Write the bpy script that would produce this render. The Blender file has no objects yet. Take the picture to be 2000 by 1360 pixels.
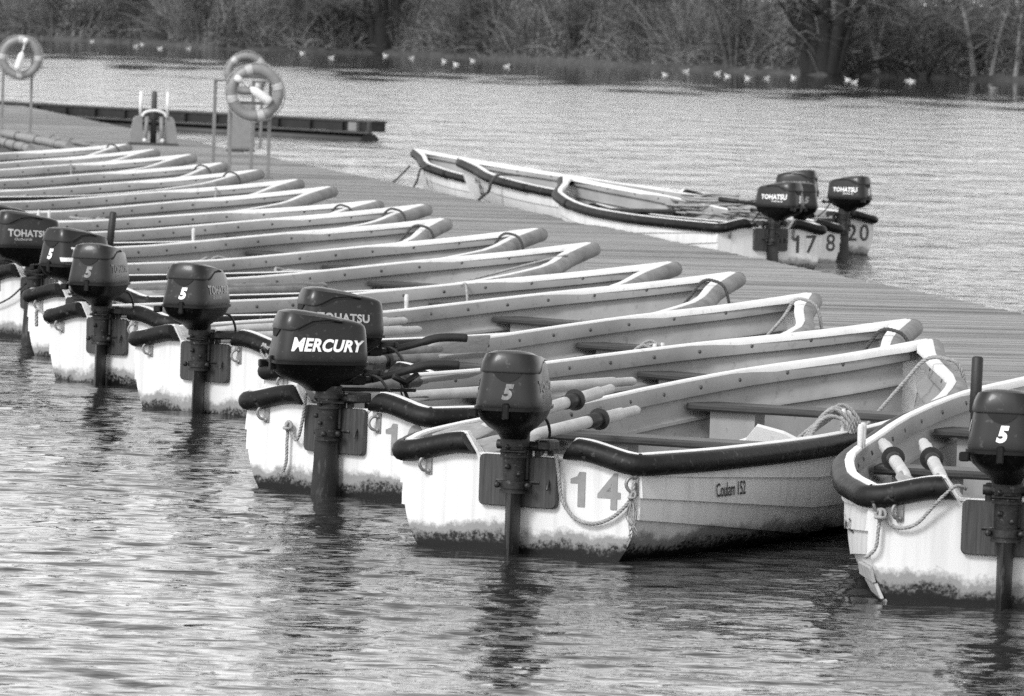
import bpy, math, random
import numpy as np
from mathutils import Vector, Matrix

random.seed(7)
rng = np.random.default_rng(11)
SC = bpy.context.scene
COL = SC.collection
R = math.radians

# ------------------------------------------------------------------ camera
CAM_H, CAM_PITCH, CAM_ROLL = 2.082, math.atan((680 - 62.78) / 10933.0), 0.0344
cd = bpy.data.cameras.new('camera')
cam = bpy.data.objects.new('camera', cd)
COL.objects.link(cam)
cd.sensor_width = 36
cd.lens = 10933 / 2000 * 36
cd.clip_start = 0.5
cd.clip_end = 3000
cam.matrix_world = (Matrix.Translation((0, 0, CAM_H)) @ Matrix.Rotation(math.pi / 2 - CAM_PITCH, 4, 'X')
                    @ Matrix.Rotation(CAM_ROLL, 4, 'Z'))
cd.dof.use_dof = True
cd.dof.focus_distance = 24.5
cd.dof.aperture_fstop = 12.0
SC.camera = cam

# ------------------------------------------------------------------ world, sun, exposure
SUN_EL, SUN_AZ = R(40), R(220)            # azimuth clockwise from +Y: light comes from behind the camera, to the left
W = bpy.data.worlds.new('World')
SC.world = W
W.use_nodes = True
nt = W.node_tree
nt.nodes.clear()
sky = nt.nodes.new('ShaderNodeTexSky')
sky.sky_type = 'NISHITA'
sky.sun_disc = False
sky.sun_elevation = SUN_EL
sky.sun_rotation = SUN_AZ
sky.air_density = 2.0
sky.dust_density = 0.5
sky.ozone_density = 1.0
bw = nt.nodes.new('ShaderNodeRGBToBW')    # a black and white photograph
bg = nt.nodes.new('ShaderNodeBackground')
bg.inputs['Strength'].default_value = 0.15
wo = nt.nodes.new('ShaderNodeOutputWorld')
nt.links.new(sky.outputs[0], bw.inputs[0])
nt.links.new(bw.outputs[0], bg.inputs['Color'])
nt.links.new(bg.outputs[0], wo.inputs[0])

sd = bpy.data.lights.new('sun', 'SUN')
sd.energy = 1.35
sd.angle = R(14)
sun = bpy.data.objects.new('sun', sd)
COL.objects.link(sun)
sdir = Vector((math.sin(SUN_AZ) * math.cos(SUN_EL), math.cos(SUN_AZ) * math.cos(SUN_EL), math.sin(SUN_EL)))
sun.rotation_euler = sdir.to_track_quat('Z', 'Y').to_euler()
sun.location = sdir * 60

SC.view_settings.view_transform = 'Standard'
SC.view_settings.look = 'None'
SC.view_settings.exposure = 0.85
SC.view_settings.gamma = 1.0
SC.view_settings.use_curve_mapping = False
SC.render.engine = 'CYCLES'
SC.cycles.use_denoising = False
SC.cycles.max_bounces = 6
SC.cycles.diffuse_bounces = 3
SC.cycles.glossy_bounces = 4
SC.cycles.sample_clamp_indirect = 4.0

# ------------------------------------------------------------------ helpers
def pch(x, xs, ys):
    """monotone cubic through (xs, ys)"""
    n = len(xs)
    h = [xs[i + 1] - xs[i] for i in range(n - 1)]
    d = [(ys[i + 1] - ys[i]) / h[i] for i in range(n - 1)]
    m = [0.0] * n
    m[0], m[-1] = d[0], d[-1]
    for i in range(1, n - 1):
        m[i] = 0 if d[i - 1] * d[i] <= 0 else 2 * d[i - 1] * d[i] / (d[i - 1] + d[i])
    i = 0
    while i < n - 2 and x > xs[i + 1]:
        i += 1
    t = min(1.0, max(0.0, (x - xs[i]) / h[i]))
    return ((2 * t**3 - 3 * t**2 + 1) * ys[i] + (t**3 - 2 * t**2 + t) * h[i] * m[i]
            + (-2 * t**3 + 3 * t**2) * ys[i + 1] + (t**3 - t**2) * h[i] * m[i + 1])

def lerp(x, xs, ys):
    return float(np.interp(x, xs, ys))

def smooth01(t):
    t = min(1.0, max(0.0, t))
    return t * t * (3 - 2 * t)

def catmull(pts, n=6, closed=False):
    pts = [Vector(p) for p in pts]
    out = []
    N = len(pts)
    rngi = range(N) if closed else range(N - 1)
    for i in rngi:
        if closed:
            p0, p1, p2, p3 = pts[(i - 1) % N], pts[i], pts[(i + 1) % N], pts[(i + 2) % N]
        else:
            p0, p1, p2, p3 = pts[max(i - 1, 0)], pts[i], pts[i + 1], pts[min(i + 2, N - 1)]
        for k in range(n):
            t = k / n
            out.append(0.5 * ((2 * p1) + (p2 - p0) * t + (2 * p0 - 5 * p1 + 4 * p2 - p3) * t * t
                              + (3 * p1 - p0 - 3 * p2 + p3) * t**3))
    if not closed:
        out.append(pts[-1])
    return out

class MB:
    """collects shapes and links them as one mesh object"""
    def __init__(self):
        self.v, self.f, self.s = [], [], []
    def add(self, verts, faces, smooth=False):
        o = len(self.v)
        self.v += [tuple(v) for v in verts]
        for f in faces:
            self.f.append(tuple(i + o for i in f))
            self.s.append(smooth)
        return self
    def box(self, x0, x1, y0, y1, z0, z1, M=None, bev=0.0):
        if bev > 0:
            b = bev
            ring = [(x0 + b, y0), (x1 - b, y0), (x1, y0 + b), (x1, y1 - b), (x1 - b, y1), (x0 + b, y1), (x0, y1 - b), (x0, y0 + b)]
            ins = [(x0 + 2 * b if abs(x - x0) <= b else x1 - 2 * b if abs(x - x1) <= b else x,
                    y0 + 2 * b if abs(y - y0) <= b else y1 - 2 * b if abs(y - y1) <= b else y) for x, y in ring]
            def shrink(p):
                cx, cy = (x0 + x1) / 2, (y0 + y1) / 2
                return (p[0] + (b if p[0] < cx else -b) * (1 if abs(p[0] - cx) > b else 0), p[1] + (b if p[1] < cy else -b) * (1 if abs(p[1] - cy) > b else 0))
            vs = [(x, y, z0) for x, y in map(shrink, ring)] + [(x, y, z0 + b) for x, y in ring] + [(x, y, z1 - b) for x, y in ring] + [(x, y, z1) for x, y in map(shrink, ring)]
            fs = [tuple(range(7, -1, -1)), tuple(range(24, 32))]
            for k in range(3):
                for i in range(8):
                    fs.append((k * 8 + i, k * 8 + (i + 1) % 8, k * 8 + 8 + (i + 1) % 8, k * 8 + 8 + i))
        else:
            vs = [(x0, y0, z0), (x1, y0, z0), (x1, y1, z0), (x0, y1, z0), (x0, y0, z1), (x1, y0, z1), (x1, y1, z1), (x0, y1, z1)]
            fs = [(0, 3, 2, 1), (4, 5, 6, 7), (0, 1, 5, 4), (1, 2, 6, 5), (2, 3, 7, 6), (3, 0, 4, 7)]
        if M is not None:
            vs = [M @ Vector(v) for v in vs]
        return self.add(vs, fs)
    def tube(self, path, r, n=8, caps=True, sx=1.0, smooth=True, up=None):
        """tube along a path; r a number or list; sx squashes the first cross axis"""
        P = [Vector(p) for p in path]
        m = len(P)
        rr = r if isinstance(r, (list, tuple)) else [r] * m
        vs, prev = [], None
        for i in range(m):
            t = (P[min(i + 1, m - 1)] - P[max(i - 1, 0)]).normalized()
            if up is not None:
                a = t.cross(Vector(up))
                if a.length < 1e-4:
                    a = t.orthogonal()
                a.normalize()
            elif prev is None:
                a = t.cross(Vector((0, 0, 1)))
                if a.length < 1e-3:
                    a = t.orthogonal()
                a.normalize()
            else:
                a = (prev - t * prev.dot(t)).normalized()
            prev = a
            b = t.cross(a)
            for k in range(n):
                w = 2 * math.pi * k / n
                vs.append(P[i] + a * (math.cos(w) * rr[i] * sx) + b * (math.sin(w) * rr[i]))
        fs = []
        for i in range(m - 1):
            for k in range(n):
                fs.append((i * n + k, i * n + (k + 1) % n, (i + 1) * n + (k + 1) % n, (i + 1) * n + k))
        self.add(vs, fs, smooth)
        if caps:
            o = len(self.v) - len(vs)
            self.f.append(tuple(o + k for k in range(n - 1, -1, -1))); self.s.append(False)
            self.f.append(tuple(o + (m - 1) * n + k for k in range(n))); self.s.append(False)
        return self
    def loft(self, rings, smooth=True, cap0=True, cap1=True):
        n = len(rings[0])
        vs = [p for r in rings for p in r]
        fs = []
        for i in range(len(rings) - 1):
            for k in range(n):
                fs.append((i * n + k, i * n + (k + 1) % n, (i + 1) * n + (k + 1) % n, (i + 1) * n + k))
        self.add(vs, fs, smooth)
        o = len(self.v) - len(vs)
        if cap0:
            self.f.append(tuple(o + k for k in range(n - 1, -1, -1))); self.s.append(smooth)
        if cap1:
            self.f.append(tuple(o + (len(rings) - 1) * n + k for k in range(n))); self.s.append(smooth)
        return self
    def ball(self, c, rx, ry=None, rz=None, nu=8, nv=6):
        ry = rx if ry is None else ry
        rz = rx if rz is None else rz
        rings = []
        for j in range(1, nv):
            a = math.pi * j / nv - math.pi / 2
            rings.append([(c[0] + rx * math.cos(a) * math.cos(2 * math.pi * k / nu), c[1] + ry * math.cos(a) * math.sin(2 * math.pi * k / nu), c[2] + rz * math.sin(a)) for k in range(nu)])
        return self.loft(rings)
    def ring(self, c, R0, r, axis='z', n=24, m=8, a0=0.0, a1=2 * math.pi):
        full = abs(a1 - a0 - 2 * math.pi) < 1e-6
        path = []
        for k in range(n + 1):
            a = a0 + (a1 - a0) * k / n
            p = {'z': (math.cos(a), math.sin(a), 0), 'y': (math.cos(a), 0, math.sin(a)), 'x': (0, math.cos(a), math.sin(a))}[axis]
            path.append((c[0] + R0 * p[0], c[1] + R0 * p[1], c[2] + R0 * p[2]))
        up = {'z': (0, 0, 1), 'y': (0, 1, 0), 'x': (1, 0, 0)}[axis]
        return self.tube(path, r, m, caps=not full, up=up)
    def mesh(self, name):
        me = bpy.data.meshes.new(name)
        me.from_pydata(self.v, [], self.f)
        me.polygons.foreach_set('use_smooth', self.s)
        me.update()
        return me
    def build(self, name, mat, parent=None):
        return obj(name, self.mesh(name), mat, parent)

def obj(name, me, mat, parent=None):
    o = bpy.data.objects.new(name, me)
    COL.objects.link(o)
    if mat is not None and not me.materials:
        me.materials.append(mat)
    if parent is not None:
        o.parent = parent
    return o

def tag(o, label=None, cat=None, group=None, kind=None):
    if label: o['label'] = label
    if cat: o['category'] = cat
    if group: o['group'] = group
    if kind: o['kind'] = kind
    return o

def empty(name, loc=(0, 0, 0), rz=0.0):
    o = bpy.data.objects.new(name, None)
    o.empty_display_size = 0.2
    COL.objects.link(o)
    o.location = loc
    o.rotation_euler = (0, 0, rz)
    return o

KIDS = {}
def children(o):
    return list(o.children)

def copy_tree(o, parent=None):
    c = o.copy()
    COL.objects.link(c)
    if parent is not None:
        c.parent = parent
    for ch in children(o):
        copy_tree(ch, c)
    return c

def text2d(body, size, shear=0.0, offset=0.0, spacing=1.0, sx=1.0):
    """flat lettering: vertices centred on x and y, and its faces"""
    cu = bpy.data.curves.new('lettering', 'FONT')
    cu.body = body
    cu.size = size
    cu.shear = shear
    cu.offset = offset
    cu.space_character = spacing
    cu.resolution_u = 4
    cu.align_x = 'CENTER'
    cu.align_y = 'CENTER'
    cu.fill_mode = 'FRONT'
    t = bpy.data.objects.new('lettering', cu)
    COL.objects.link(t)
    dg = bpy.context.evaluated_depsgraph_get()
    dg.update()
    me = t.evaluated_get(dg).to_mesh()
    vs = [(v.co.x * sx, v.co.y) for v in me.vertices]
    fs = [tuple(p.vertices) for p in me.polygons]
    t.evaluated_get(dg).to_mesh_clear()
    bpy.data.objects.remove(t)
    bpy.data.curves.remove(cu)
    return vs, fs

# ------------------------------------------------------------------ materials (all grey: the photograph is black and white)
def g(v):
    return (v, v, v, 1)

MATS = {}
def mat(name, base, rough=0.5, var=0.15, scale=6.0, stretch=(1, 1, 1), bump=0.0, bscale=60.0, coat=0.0, metal=0.0, spec=0.5, speck=0.0, speck_col=0.5, speck_scale=120.0):
    m = bpy.data.materials.new(name)
    m.use_nodes = True
    n, l = m.node_tree.nodes, m.node_tree.links
    p = n['Principled BSDF']
    p.inputs['Roughness'].default_value = rough
    p.inputs['Metallic'].default_value = metal
    p.inputs['Specular IOR Level'].default_value = spec
    p.inputs['Coat Weight'].default_value = coat
    p.inputs['Coat Roughness'].default_value = 0.12
    tc = n.new('ShaderNodeTexCoord')
    oi = n.new('ShaderNodeObjectInfo')
    mp = n.new('ShaderNodeMapping')
    mp.inputs['Scale'].default_value = stretch
    l.new(tc.outputs['Object'], mp.inputs['Vector'])
    ad = n.new('ShaderNodeVectorMath'); ad.operation = 'ADD'
    mu = n.new('ShaderNodeMath'); mu.operation = 'MULTIPLY'; mu.inputs[1].default_value = 37.0
    l.new(oi.outputs['Random'], mu.inputs[0])
    l.new(mp.outputs[0], ad.inputs[0]); l.new(mu.outputs[0], ad.inputs[1])
    nz = n.new('ShaderNodeTexNoise')
    nz.inputs['Scale'].default_value = scale
    nz.inputs['Detail'].default_value = 6
    nz.inputs['Roughness'].default_value = 0.6
    l.new(ad.outputs[0], nz.inputs['Vector'])
    mr = n.new('ShaderNodeMapRange')
    mr.inputs['From Min'].default_value = 0.3
    mr.inputs['From Max'].default_value = 0.7
    mr.inputs['To Min'].default_value = base * (1 - var)
    mr.inputs['To Max'].default_value = base * (1 + var)
    l.new(nz.outputs[0], mr.inputs['Value'])
    col = mr.outputs[0]
    if speck > 0:
        nz2 = n.new('ShaderNodeTexNoise'); nz2.inputs['Scale'].default_value = speck_scale; nz2.inputs['Detail'].default_value = 3
        l.new(ad.outputs[0], nz2.inputs['Vector'])
        th = n.new('ShaderNodeMapRange')
        th.inputs['From Min'].default_value = 0.62; th.inputs['From Max'].default_value = 0.72
        th.inputs['To Max'].default_value = speck
        l.new(nz2.outputs[0], th.inputs['Value'])
        mx = n.new('ShaderNodeMix'); mx.data_type = 'FLOAT'
        l.new(th.outputs[0], mx.inputs['Factor']); l.new(col, mx.inputs[2]); mx.inputs[3].default_value = speck_col
        col = mx.outputs[0]
    cmb = n.new('ShaderNodeCombineColor')
    for k in range(3):
        l.new(col, cmb.inputs[k])
    l.new(cmb.outputs[0], p.inputs['Base Color'])
    rr = n.new('ShaderNodeMapRange')
    rr.inputs['To Min'].default_value = max(0.02, rough - 0.1); rr.inputs['To Max'].default_value = min(1, rough + 0.12)
    l.new(nz.outputs[0], rr.inputs['Value']); l.new(rr.outputs[0], p.inputs['Roughness'])
    if bump > 0:
        nb = n.new('ShaderNodeTexNoise'); nb.inputs['Scale'].default_value = bscale; nb.inputs['Detail'].default_value = 4
        l.new(ad.outputs[0], nb.inputs['Vector'])
        b = n.new('ShaderNodeBump'); b.inputs['Strength'].default_value = bump; b.inputs['Distance'].default_value = 0.004
        l.new(nb.outputs[0], b.inputs['Height']); l.new(b.outputs[0], p.inputs['Normal'])
    MATS[name] = m
    return m

def mat_gelcoat(name, base):
    """white moulded hull: streaks running down, and a ragged band of algae at the waterline (z = 0 of the boat)"""
    m = mat(name, base, 0.38, 0.08, 2.2, (1, 1, 0.4), bump=0.12, bscale=9, spec=0.25)
    n, l = m.node_tree.nodes, m.node_tree.links
    p = n['Principled BSDF']
    prev = p.inputs['Base Color'].links[0].from_socket
    tc = n.new('ShaderNodeTexCoord'); oi = n.new('ShaderNodeObjectInfo')
    mu = n.new('ShaderNodeMath'); mu.operation = 'MULTIPLY'; mu.inputs[1].default_value = 53.0
    l.new(oi.outputs['Random'], mu.inputs[0])
    ad = n.new('ShaderNodeVectorMath'); ad.operation = 'ADD'
    l.new(tc.outputs['Object'], ad.inputs[0]); l.new(mu.outputs[0], ad.inputs[1])
    sp = n.new('ShaderNodeSeparateXYZ'); l.new(tc.outputs['Object'], sp.inputs[0])
    # thin vertical streaks of dirt
    ms = n.new('ShaderNodeMapping'); ms.inputs['Scale'].default_value = (1, 1, 0.06); l.new(ad.outputs[0], ms.inputs['Vector'])
    ns = n.new('ShaderNodeTexNoise'); ns.inputs['Scale'].default_value = 22; ns.inputs['Detail'].default_value = 5; l.new(ms.outputs[0], ns.inputs['Vector'])
    st = n.new('ShaderNodeMapRange'); st.inputs['From Min'].default_value = 0.5; st.inputs['From Max'].default_value = 0.75; st.inputs['To Max'].default_value = 0.5
    l.new(ns.outputs[0], st.inputs['Value'])
    m1 = n.new('ShaderNodeMix'); m1.data_type = 'RGBA'; l.new(st.outputs[0], m1.inputs['Factor']); l.new(prev, m1.inputs[6]); m1.inputs[7].default_value = g(base * 0.62)
    # soft scum tide
    nq = n.new('ShaderNodeTexNoise'); nq.inputs['Scale'].default_value = 3.6; nq.inputs['Detail'].default_value = 12; nq.inputs['Roughness'].default_value = 0.74; l.new(ad.outputs[0], nq.inputs['Vector'])
    def band(z_mid, width, amp, col, src):
        a = n.new('ShaderNodeMath'); a.operation = 'MULTIPLY_ADD'; l.new(nq.outputs[0], a.inputs[0]); a.inputs[1].default_value = amp; a.inputs[2].default_value = z_mid - 0.5 * amp
        s = n.new('ShaderNodeMath'); s.operation = 'SUBTRACT'; l.new(a.outputs[0], s.inputs[0]); l.new(sp.outputs['Z'], s.inputs[1])
        r = n.new('ShaderNodeMapRange'); r.inputs['From Min'].default_value = -width; r.inputs['From Max'].default_value = width; l.new(s.outputs[0], r.inputs['Value'])
        x = n.new('ShaderNodeMix'); x.data_type = 'RGBA'; l.new(r.outputs[0], x.inputs['Factor']); l.new(src, x.inputs[6])
        if isinstance(col, float):
            x.inputs[7].default_value = g(col)
        else:
            l.new(col, x.inputs[7])
        return x.outputs[2]
    ng = n.new('ShaderNodeTexNoise'); ng.inputs['Scale'].default_value = 70; ng.inputs['Detail'].default_value = 5; l.new(ad.outputs[0], ng.inputs['Vector'])
    cr = n.new('ShaderNodeMapRange'); cr.inputs['From Min'].default_value = 0.42; cr.inputs['From Max'].default_value = 0.78; cr.inputs['To Min'].default_value = 0.012; cr.inputs['To Max'].default_value = 0.26
    l.new(ng.outputs[0], cr.inputs['Value'])
    cc = n.new('ShaderNodeCombineColor')
    for k in range(3): l.new(cr.outputs[0], cc.inputs[k])
    c1 = band(0.098, 0.016, 0.26, base * 0.36, m1.outputs[2])
    c2 = band(0.056, 0.010, 0.26, cc.outputs[0], c1)
    c3 = band(0.026, 0.010, 0.16, 0.006, c2)
    l.new(c3, p.inputs['Base Color'])
    return m

def mat_wood(name, dark, light, rough=0.55, axis=(30, 30, 1.2)):
    m = mat(name, (dark + light) / 2, rough, 0.3, 4)
    n, l = m.node_tree.nodes, m.node_tree.links
    p = n['Principled BSDF']
    tc = n.new('ShaderNodeTexCoord'); mp = n.new('ShaderNodeMapping'); mp.inputs['Scale'].default_value = axis
    l.new(tc.outputs['Object'], mp.inputs[0])
    nz = n.new('ShaderNodeTexNoise'); nz.inputs['Scale'].default_value = 3; nz.inputs['Detail'].default_value = 7; nz.inputs['Roughness'].default_value = 0.7
    l.new(mp.outputs[0], nz.inputs['Vector'])
    r = n.new('ShaderNodeMapRange'); r.inputs['From Min'].default_value = 0.3; r.inputs['From Max'].default_value = 0.72; r.inputs['To Min'].default_value = dark; r.inputs['To Max'].default_value = light
    l.new(nz.outputs[0], r.inputs['Value'])
    c = n.new('ShaderNodeCombineColor')
    for k in range(3): l.new(r.outputs[0], c.inputs[k])
    l.new(c.outputs[0], p.inputs['Base Color'])
    b = n.new('ShaderNodeBump'); b.inputs['Strength'].default_value = 0.3; b.inputs['Distance'].default_value = 0.002
    l.new(nz.outputs[0], b.inputs['Height']); l.new(b.outputs[0], p.inputs['Normal'])
    return m

M_HULL = mat_gelcoat('white_gelcoat', 0.72)
M_LINING = mat('hull_lining_grey', 0.29, 0.5, 0.22, 4.0, (0.5, 1, 0.5), bump=0.15, bscale=16, speck=0.5, speck_col=0.16, speck_scale=40, spec=0.3)
M_RAIL = mat('white_rail', 0.76, 0.45, 0.10, 6, speck=0.35, speck_col=0.25, speck_scale=28)
M_RUBBER = mat('black_rubber_fender', 0.008, 0.5, 0.6, 9, bump=0.5, bscale=40, spec=0.25, speck=0.25, speck_col=0.2, speck_scale=30)
M_RUBBER_PALE = mat('pale_grey_rubber', 0.20, 0.6, 0.35, 7, bump=0.3, bscale=60, spec=0.3, speck=0.4, speck_col=0.08, speck_scale=30)
M_RECESS_SHADE = mat('recess_shade', 0.008, 0.8, 0.1)  # near-black colour stands in for the shade inside holes and slots
M_BOLT = mat('rusty_bolt', 0.07, 0.5, 0.4, 40, metal=0.3)
M_THWART = mat_wood('dark_thwart_wood', 0.016, 0.060, 0.45, (30, 1.2, 30))
M_PAD = mat_wood('motor_pad_wood', 0.010, 0.075, 0.5, (30, 30, 1.4))
M_NUMERAL = mat('grey_numeral_paint', 0.24, 0.6, 0.12, 30)
M_NUMERAL_DARK = mat('dark_numeral_paint', 0.06, 0.6, 0.12, 30)
M_SCRIPT = mat('dark_script_paint', 0.04, 0.6, 0.1, 30)
M_GALV = mat('galvanised_steel', 0.26, 0.45, 0.25, 18, metal=0.35)
M_PIN = mat('pale_pin', 0.55, 0.5, 0.2, 30)
M_COWL = mat('dark_engine_cover', 0.013, 0.36, 0.25, 5, coat=0.14, spec=0.28, bump=0.04, bscale=30, speck=0.30, speck_col=0.16, speck_scale=38)
M_TRAY = mat('black_engine_tray', 0.003, 0.42, 0.4, 10, spec=0.25, speck=0.2, speck_col=0.10, speck_scale=90)
M_LEG = mat('grimy_motor_leg', 0.014, 0.42, 0.5, 9, (1, 1, 0.25), bump=0.35, bscale=50, metal=0.2, speck=0.5, speck_col=0.14, speck_scale=30)
M_BRACKET = mat('corroded_bracket', 0.022, 0.5, 0.6, 22, bump=0.4, bscale=70, metal=0.3, speck=0.5, speck_col=0.20, speck_scale=50)
M_GRIP = mat('black_rubber_grip', 0.014, 0.55, 0.3, 30, bump=0.3, bscale=150)
M_LETTER = mat('pale_lettering', 0.36, 0.5, 0.25, 60)
M_LETTER_DIM = mat('faded_lettering', 0.19, 0.5, 0.5, 60)
M_LETTER_W = mat('white_lettering', 0.85, 0.45, 0.05, 60)
M_STICK = mat('white_sticker', 0.75, 0.45, 0.1, 60)
M_OAR = mat_wood('pale_oar_wood', 0.36, 0.60, 0.5, (3, 3, 3))
M_OAR_DARK = mat_wood('weathered_oar_wood', 0.10, 0.26, 0.6, (3, 3, 3))
M_BLADE = mat_wood('weathered_oar_blade', 0.22, 0.42, 0.6, (3, 20, 20))
M_SLEEVE = mat('black_oar_collar', 0.02, 0.45, 0.3, 30)
M_ROPE = mat('pale_rope', 0.30, 0.8, 0.3, 60, bump=0.6, bscale=200)
M_ROPE_DARK = mat('dark_wet_rope', 0.06, 0.8, 0.4, 60, bump=0.6, bscale=200)
M_DECK = mat_wood('pontoon_decking', 0.17, 0.34, 0.8, (6, 0.8, 6))
_n, _l = M_DECK.node_tree.nodes, M_DECK.node_tree.links
_p = _n['Principled BSDF']
_ge = _n.new('ShaderNodeNewGeometry')
_mr = _n.new('ShaderNodeMapRange'); _mr.inputs['To Min'].default_value = 0.55; _mr.inputs['To Max'].default_value = 1.2
_l.new(_ge.outputs['Random Per Island'], _mr.inputs['Value'])
_mx = _n.new('ShaderNodeVectorMath'); _mx.operation = 'SCALE'
_l.new(_p.inputs['Base Color'].links[0].from_socket, _mx.inputs[0]); _l.new(_mr.outputs[0], _mx.inputs['Scale'])
_l.new(_mx.outputs[0], _p.inputs['Base Color'])
M_FASCIA = mat_wood('pontoon_fascia', 0.05, 0.12, 0.7, (1, 20, 20))
M_FLOAT = mat('black_pontoon_float', 0.012, 0.5, 0.3, 4)
M_POST = mat('grey_post_paint', 0.19, 0.5, 0.2, 14, metal=0.2)
M_RING = mat('lifebuoy_orange_as_grey', 0.22, 0.45, 0.15, 10, bump=0.15, bscale=25)
M_BAND = mat('reflective_band', 0.42, 0.4, 0.1, 20)
M_BAILER = mat('white_plastic', 0.72, 0.4, 0.1, 16)
M_CAB = mat('grey_cabinet_paint', 0.21, 0.5, 0.10, 12)
M_CAB_DARK = mat('dark_cabinet_base', 0.05, 0.6, 0.2, 12)
M_STEEL_DARK = mat('black_walkway_steel', 0.011, 0.6, 0.5, 3, bump=0.2, bscale=10, speck=0.3, speck_col=0.07, speck_scale=8)
M_STEEL_MID = mat('walkway_flange', 0.055, 0.6, 0.4, 5)
M_GULL = mat('gull_white', 0.85, 0.7, 0.05, 30)
M_DUCK = mat('duck_grey_brown', 0.20, 0.7, 0.3, 30)
M_BEAK = mat('beak', 0.25, 0.5, 0.1, 30)
M_POLE = mat('weathered_pole', 0.22, 0.6, 0.3, 12)
M_TIMBER = mat_wood('split_pale_timber', 0.22, 0.55, 0.8, (20, 20, 3))

# ------------------------------------------------------------------ water
def build_water():
    def spread(a, b, d, lo, hi, gr=1.16):
        xs = list(np.arange(a, b, d))
        s = d
        x = b
        while x < hi:
            xs.append(x); s *= gr; x += s
        xs.append(hi)
        left = []
        s = d; x = a - d
        while x > lo:
            left.append(x); s *= gr; x -= s
        left.append(lo)
        return np.array(sorted(left + xs))
    X = spread(-4.3, 4.3, 0.045, -900, 1000, 1.22)
    Y = spread(16.2, 33.0, 0.026, -60, 950, 1.05)
    gx, gy = np.meshgrid(X, Y)
    dx = np.gradient(X)[None, :]; dy = np.gradient(Y)[:, None]
    z = np.zeros_like(gx)
    r = np.random.default_rng(5)
    for i in range(96):
        lam = 0.095 * (5.0 ** r.random())
        th = math.pi / 2 + r.normal(0, 0.62)
        k = 2 * math.pi / lam
        slope = 0.0115 * (lam / 0.3) ** -0.65
        amp = slope / k
        ph = r.random() * 6.28
        fade = np.clip((lam / 3.0 - np.maximum(dx * abs(math.cos(th)), dy * abs(math.sin(th)))) / (lam / 6.0), 0, 1)
        # gusts: patches of stronger and weaker ripples
        gq = 0.75 + 0.45 * np.sin(gx * 0.7 * r.random() + gy * 0.55 * r.random() + 6.28 * r.random())
        z += amp * fade * gq * np.sin(k * (math.cos(th) * gx + math.sin(th) * gy) + ph + 0.7 * np.sin(0.9 * gx + i))
    ny, nx = gx.shape
    vs = np.stack([gx, gy, z], -1).reshape(-1, 3)
    idx = np.arange(nx * ny).reshape(ny, nx)
    fs = np.stack([idx[:-1, :-1], idx[:-1, 1:], idx[1:, 1:], idx[1:, :-1]], -1).reshape(-1, 4)
    me = np_mesh('water', vs, fs)
    me.polygons.foreach_set('use_smooth', np.ones(len(fs), bool))
    m = bpy.data.materials.new('lake_water')
    m.use_nodes = True
    n, l = m.node_tree.nodes, m.node_tree.links
    p = n['Principled BSDF']
    p.inputs['Base Color'].default_value = g(0.02)
    p.inputs['Roughness'].default_value = 0.04
    p.inputs['IOR'].default_value = 1.33
    geo = n.new('ShaderNodeNewGeometry')
    sp = n.new('ShaderNodeSeparateXYZ'); l.new(geo.outputs['Position'], sp.inputs[0])
    def noise(scale, stretch, detail):
        mp = n.new('ShaderNodeMapping'); mp.inputs['Scale'].default_value = stretch
        l.new(geo.outputs['Position'], mp.inputs[0])
        nz = n.new('ShaderNodeTexNoise'); nz.inputs['Scale'].default_value = scale; nz.inputs['Detail'].default_value = detail; nz.inputs['Roughness'].default_value = 0.55
        l.new(mp.outputs[0], nz.inputs['Vector'])
        return nz.outputs[0]
    fine = noise(12.0, (0.4, 1.0, 1), 3)
    mid = noise(2.2, (0.35, 1.0, 1), 3)
    big = noise(1.0, (0.8, 0.30, 1), 4)
    # the strip under the far bank lies in the lee of the trees: distance from the bank line
    a = n.new('ShaderNodeMath'); a.operation = 'MULTIPLY_ADD'; l.new(sp.outputs['X'], a.inputs[0]); a.inputs[1].default_value = 1.29; a.inputs[2].default_value = 0
    b = n.new('ShaderNodeMath'); b.operation = 'ADD'; l.new(sp.outputs['Y'], b.inputs[0]); l.new(a.outputs[0], b.inputs[1])
    gust = noise(1.0, (0.22, 0.055, 1), 5)
    gm = n.new('ShaderNodeMath'); gm.operation = 'MULTIPLY_ADD'; l.new(gust, gm.inputs[0]); gm.inputs[1].default_value = 380; l.new(b.outputs[0], gm.inputs[2])
    lee = n.new('ShaderNodeMapRange'); lee.inputs['From Min'].default_value = 385; lee.inputs['From Max'].default_value = 455
    lee.inputs['To Min'].default_value = 1.0; lee.inputs['To Max'].default_value = 0.05
    l.new(gm.outputs[0], lee.inputs['Value'])
    # near water carries its ripples as real waves; the fine relief takes over further out
    far = n.new('ShaderNodeMapRange'); far.inputs['From Min'].default_value = 28; far.inputs['From Max'].default_value = 44
    far.inputs['To Min'].default_value = 0.65; far.inputs['To Max'].default_value = 1.0
    l.new(sp.outputs['Y'], far.inputs['Value'])
    st = n.new('ShaderNodeMath'); st.operation = 'MULTIPLY'; l.new(lee.outputs[0], st.inputs[0]); l.new(far.outputs[0], st.inputs[1])
    def fade(y0, y1, v0, v1):
        f = n.new('ShaderNodeMapRange'); f.inputs['From Min'].default_value = y0; f.inputs['From Max'].default_value = y1
        f.inputs['To Min'].default_value = v0; f.inputs['To Max'].default_value = v1
        l.new(sp.outputs['Y'], f.inputs['Value'])
        q = n.new('ShaderNodeMath'); q.operation = 'MULTIPLY'; l.new(f.outputs[0], q.inputs[0]); l.new(st.outputs[0], q.inputs[1])
        return q.outputs[0]
    b0 = n.new('ShaderNodeBump'); b0.inputs['Distance'].default_value = 0.22
    l.new(st.outputs[0], b0.inputs['Strength']); l.new(big, b0.inputs['Height'])
    b1 = n.new('ShaderNodeBump'); b1.inputs['Distance'].default_value = 0.014
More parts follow.
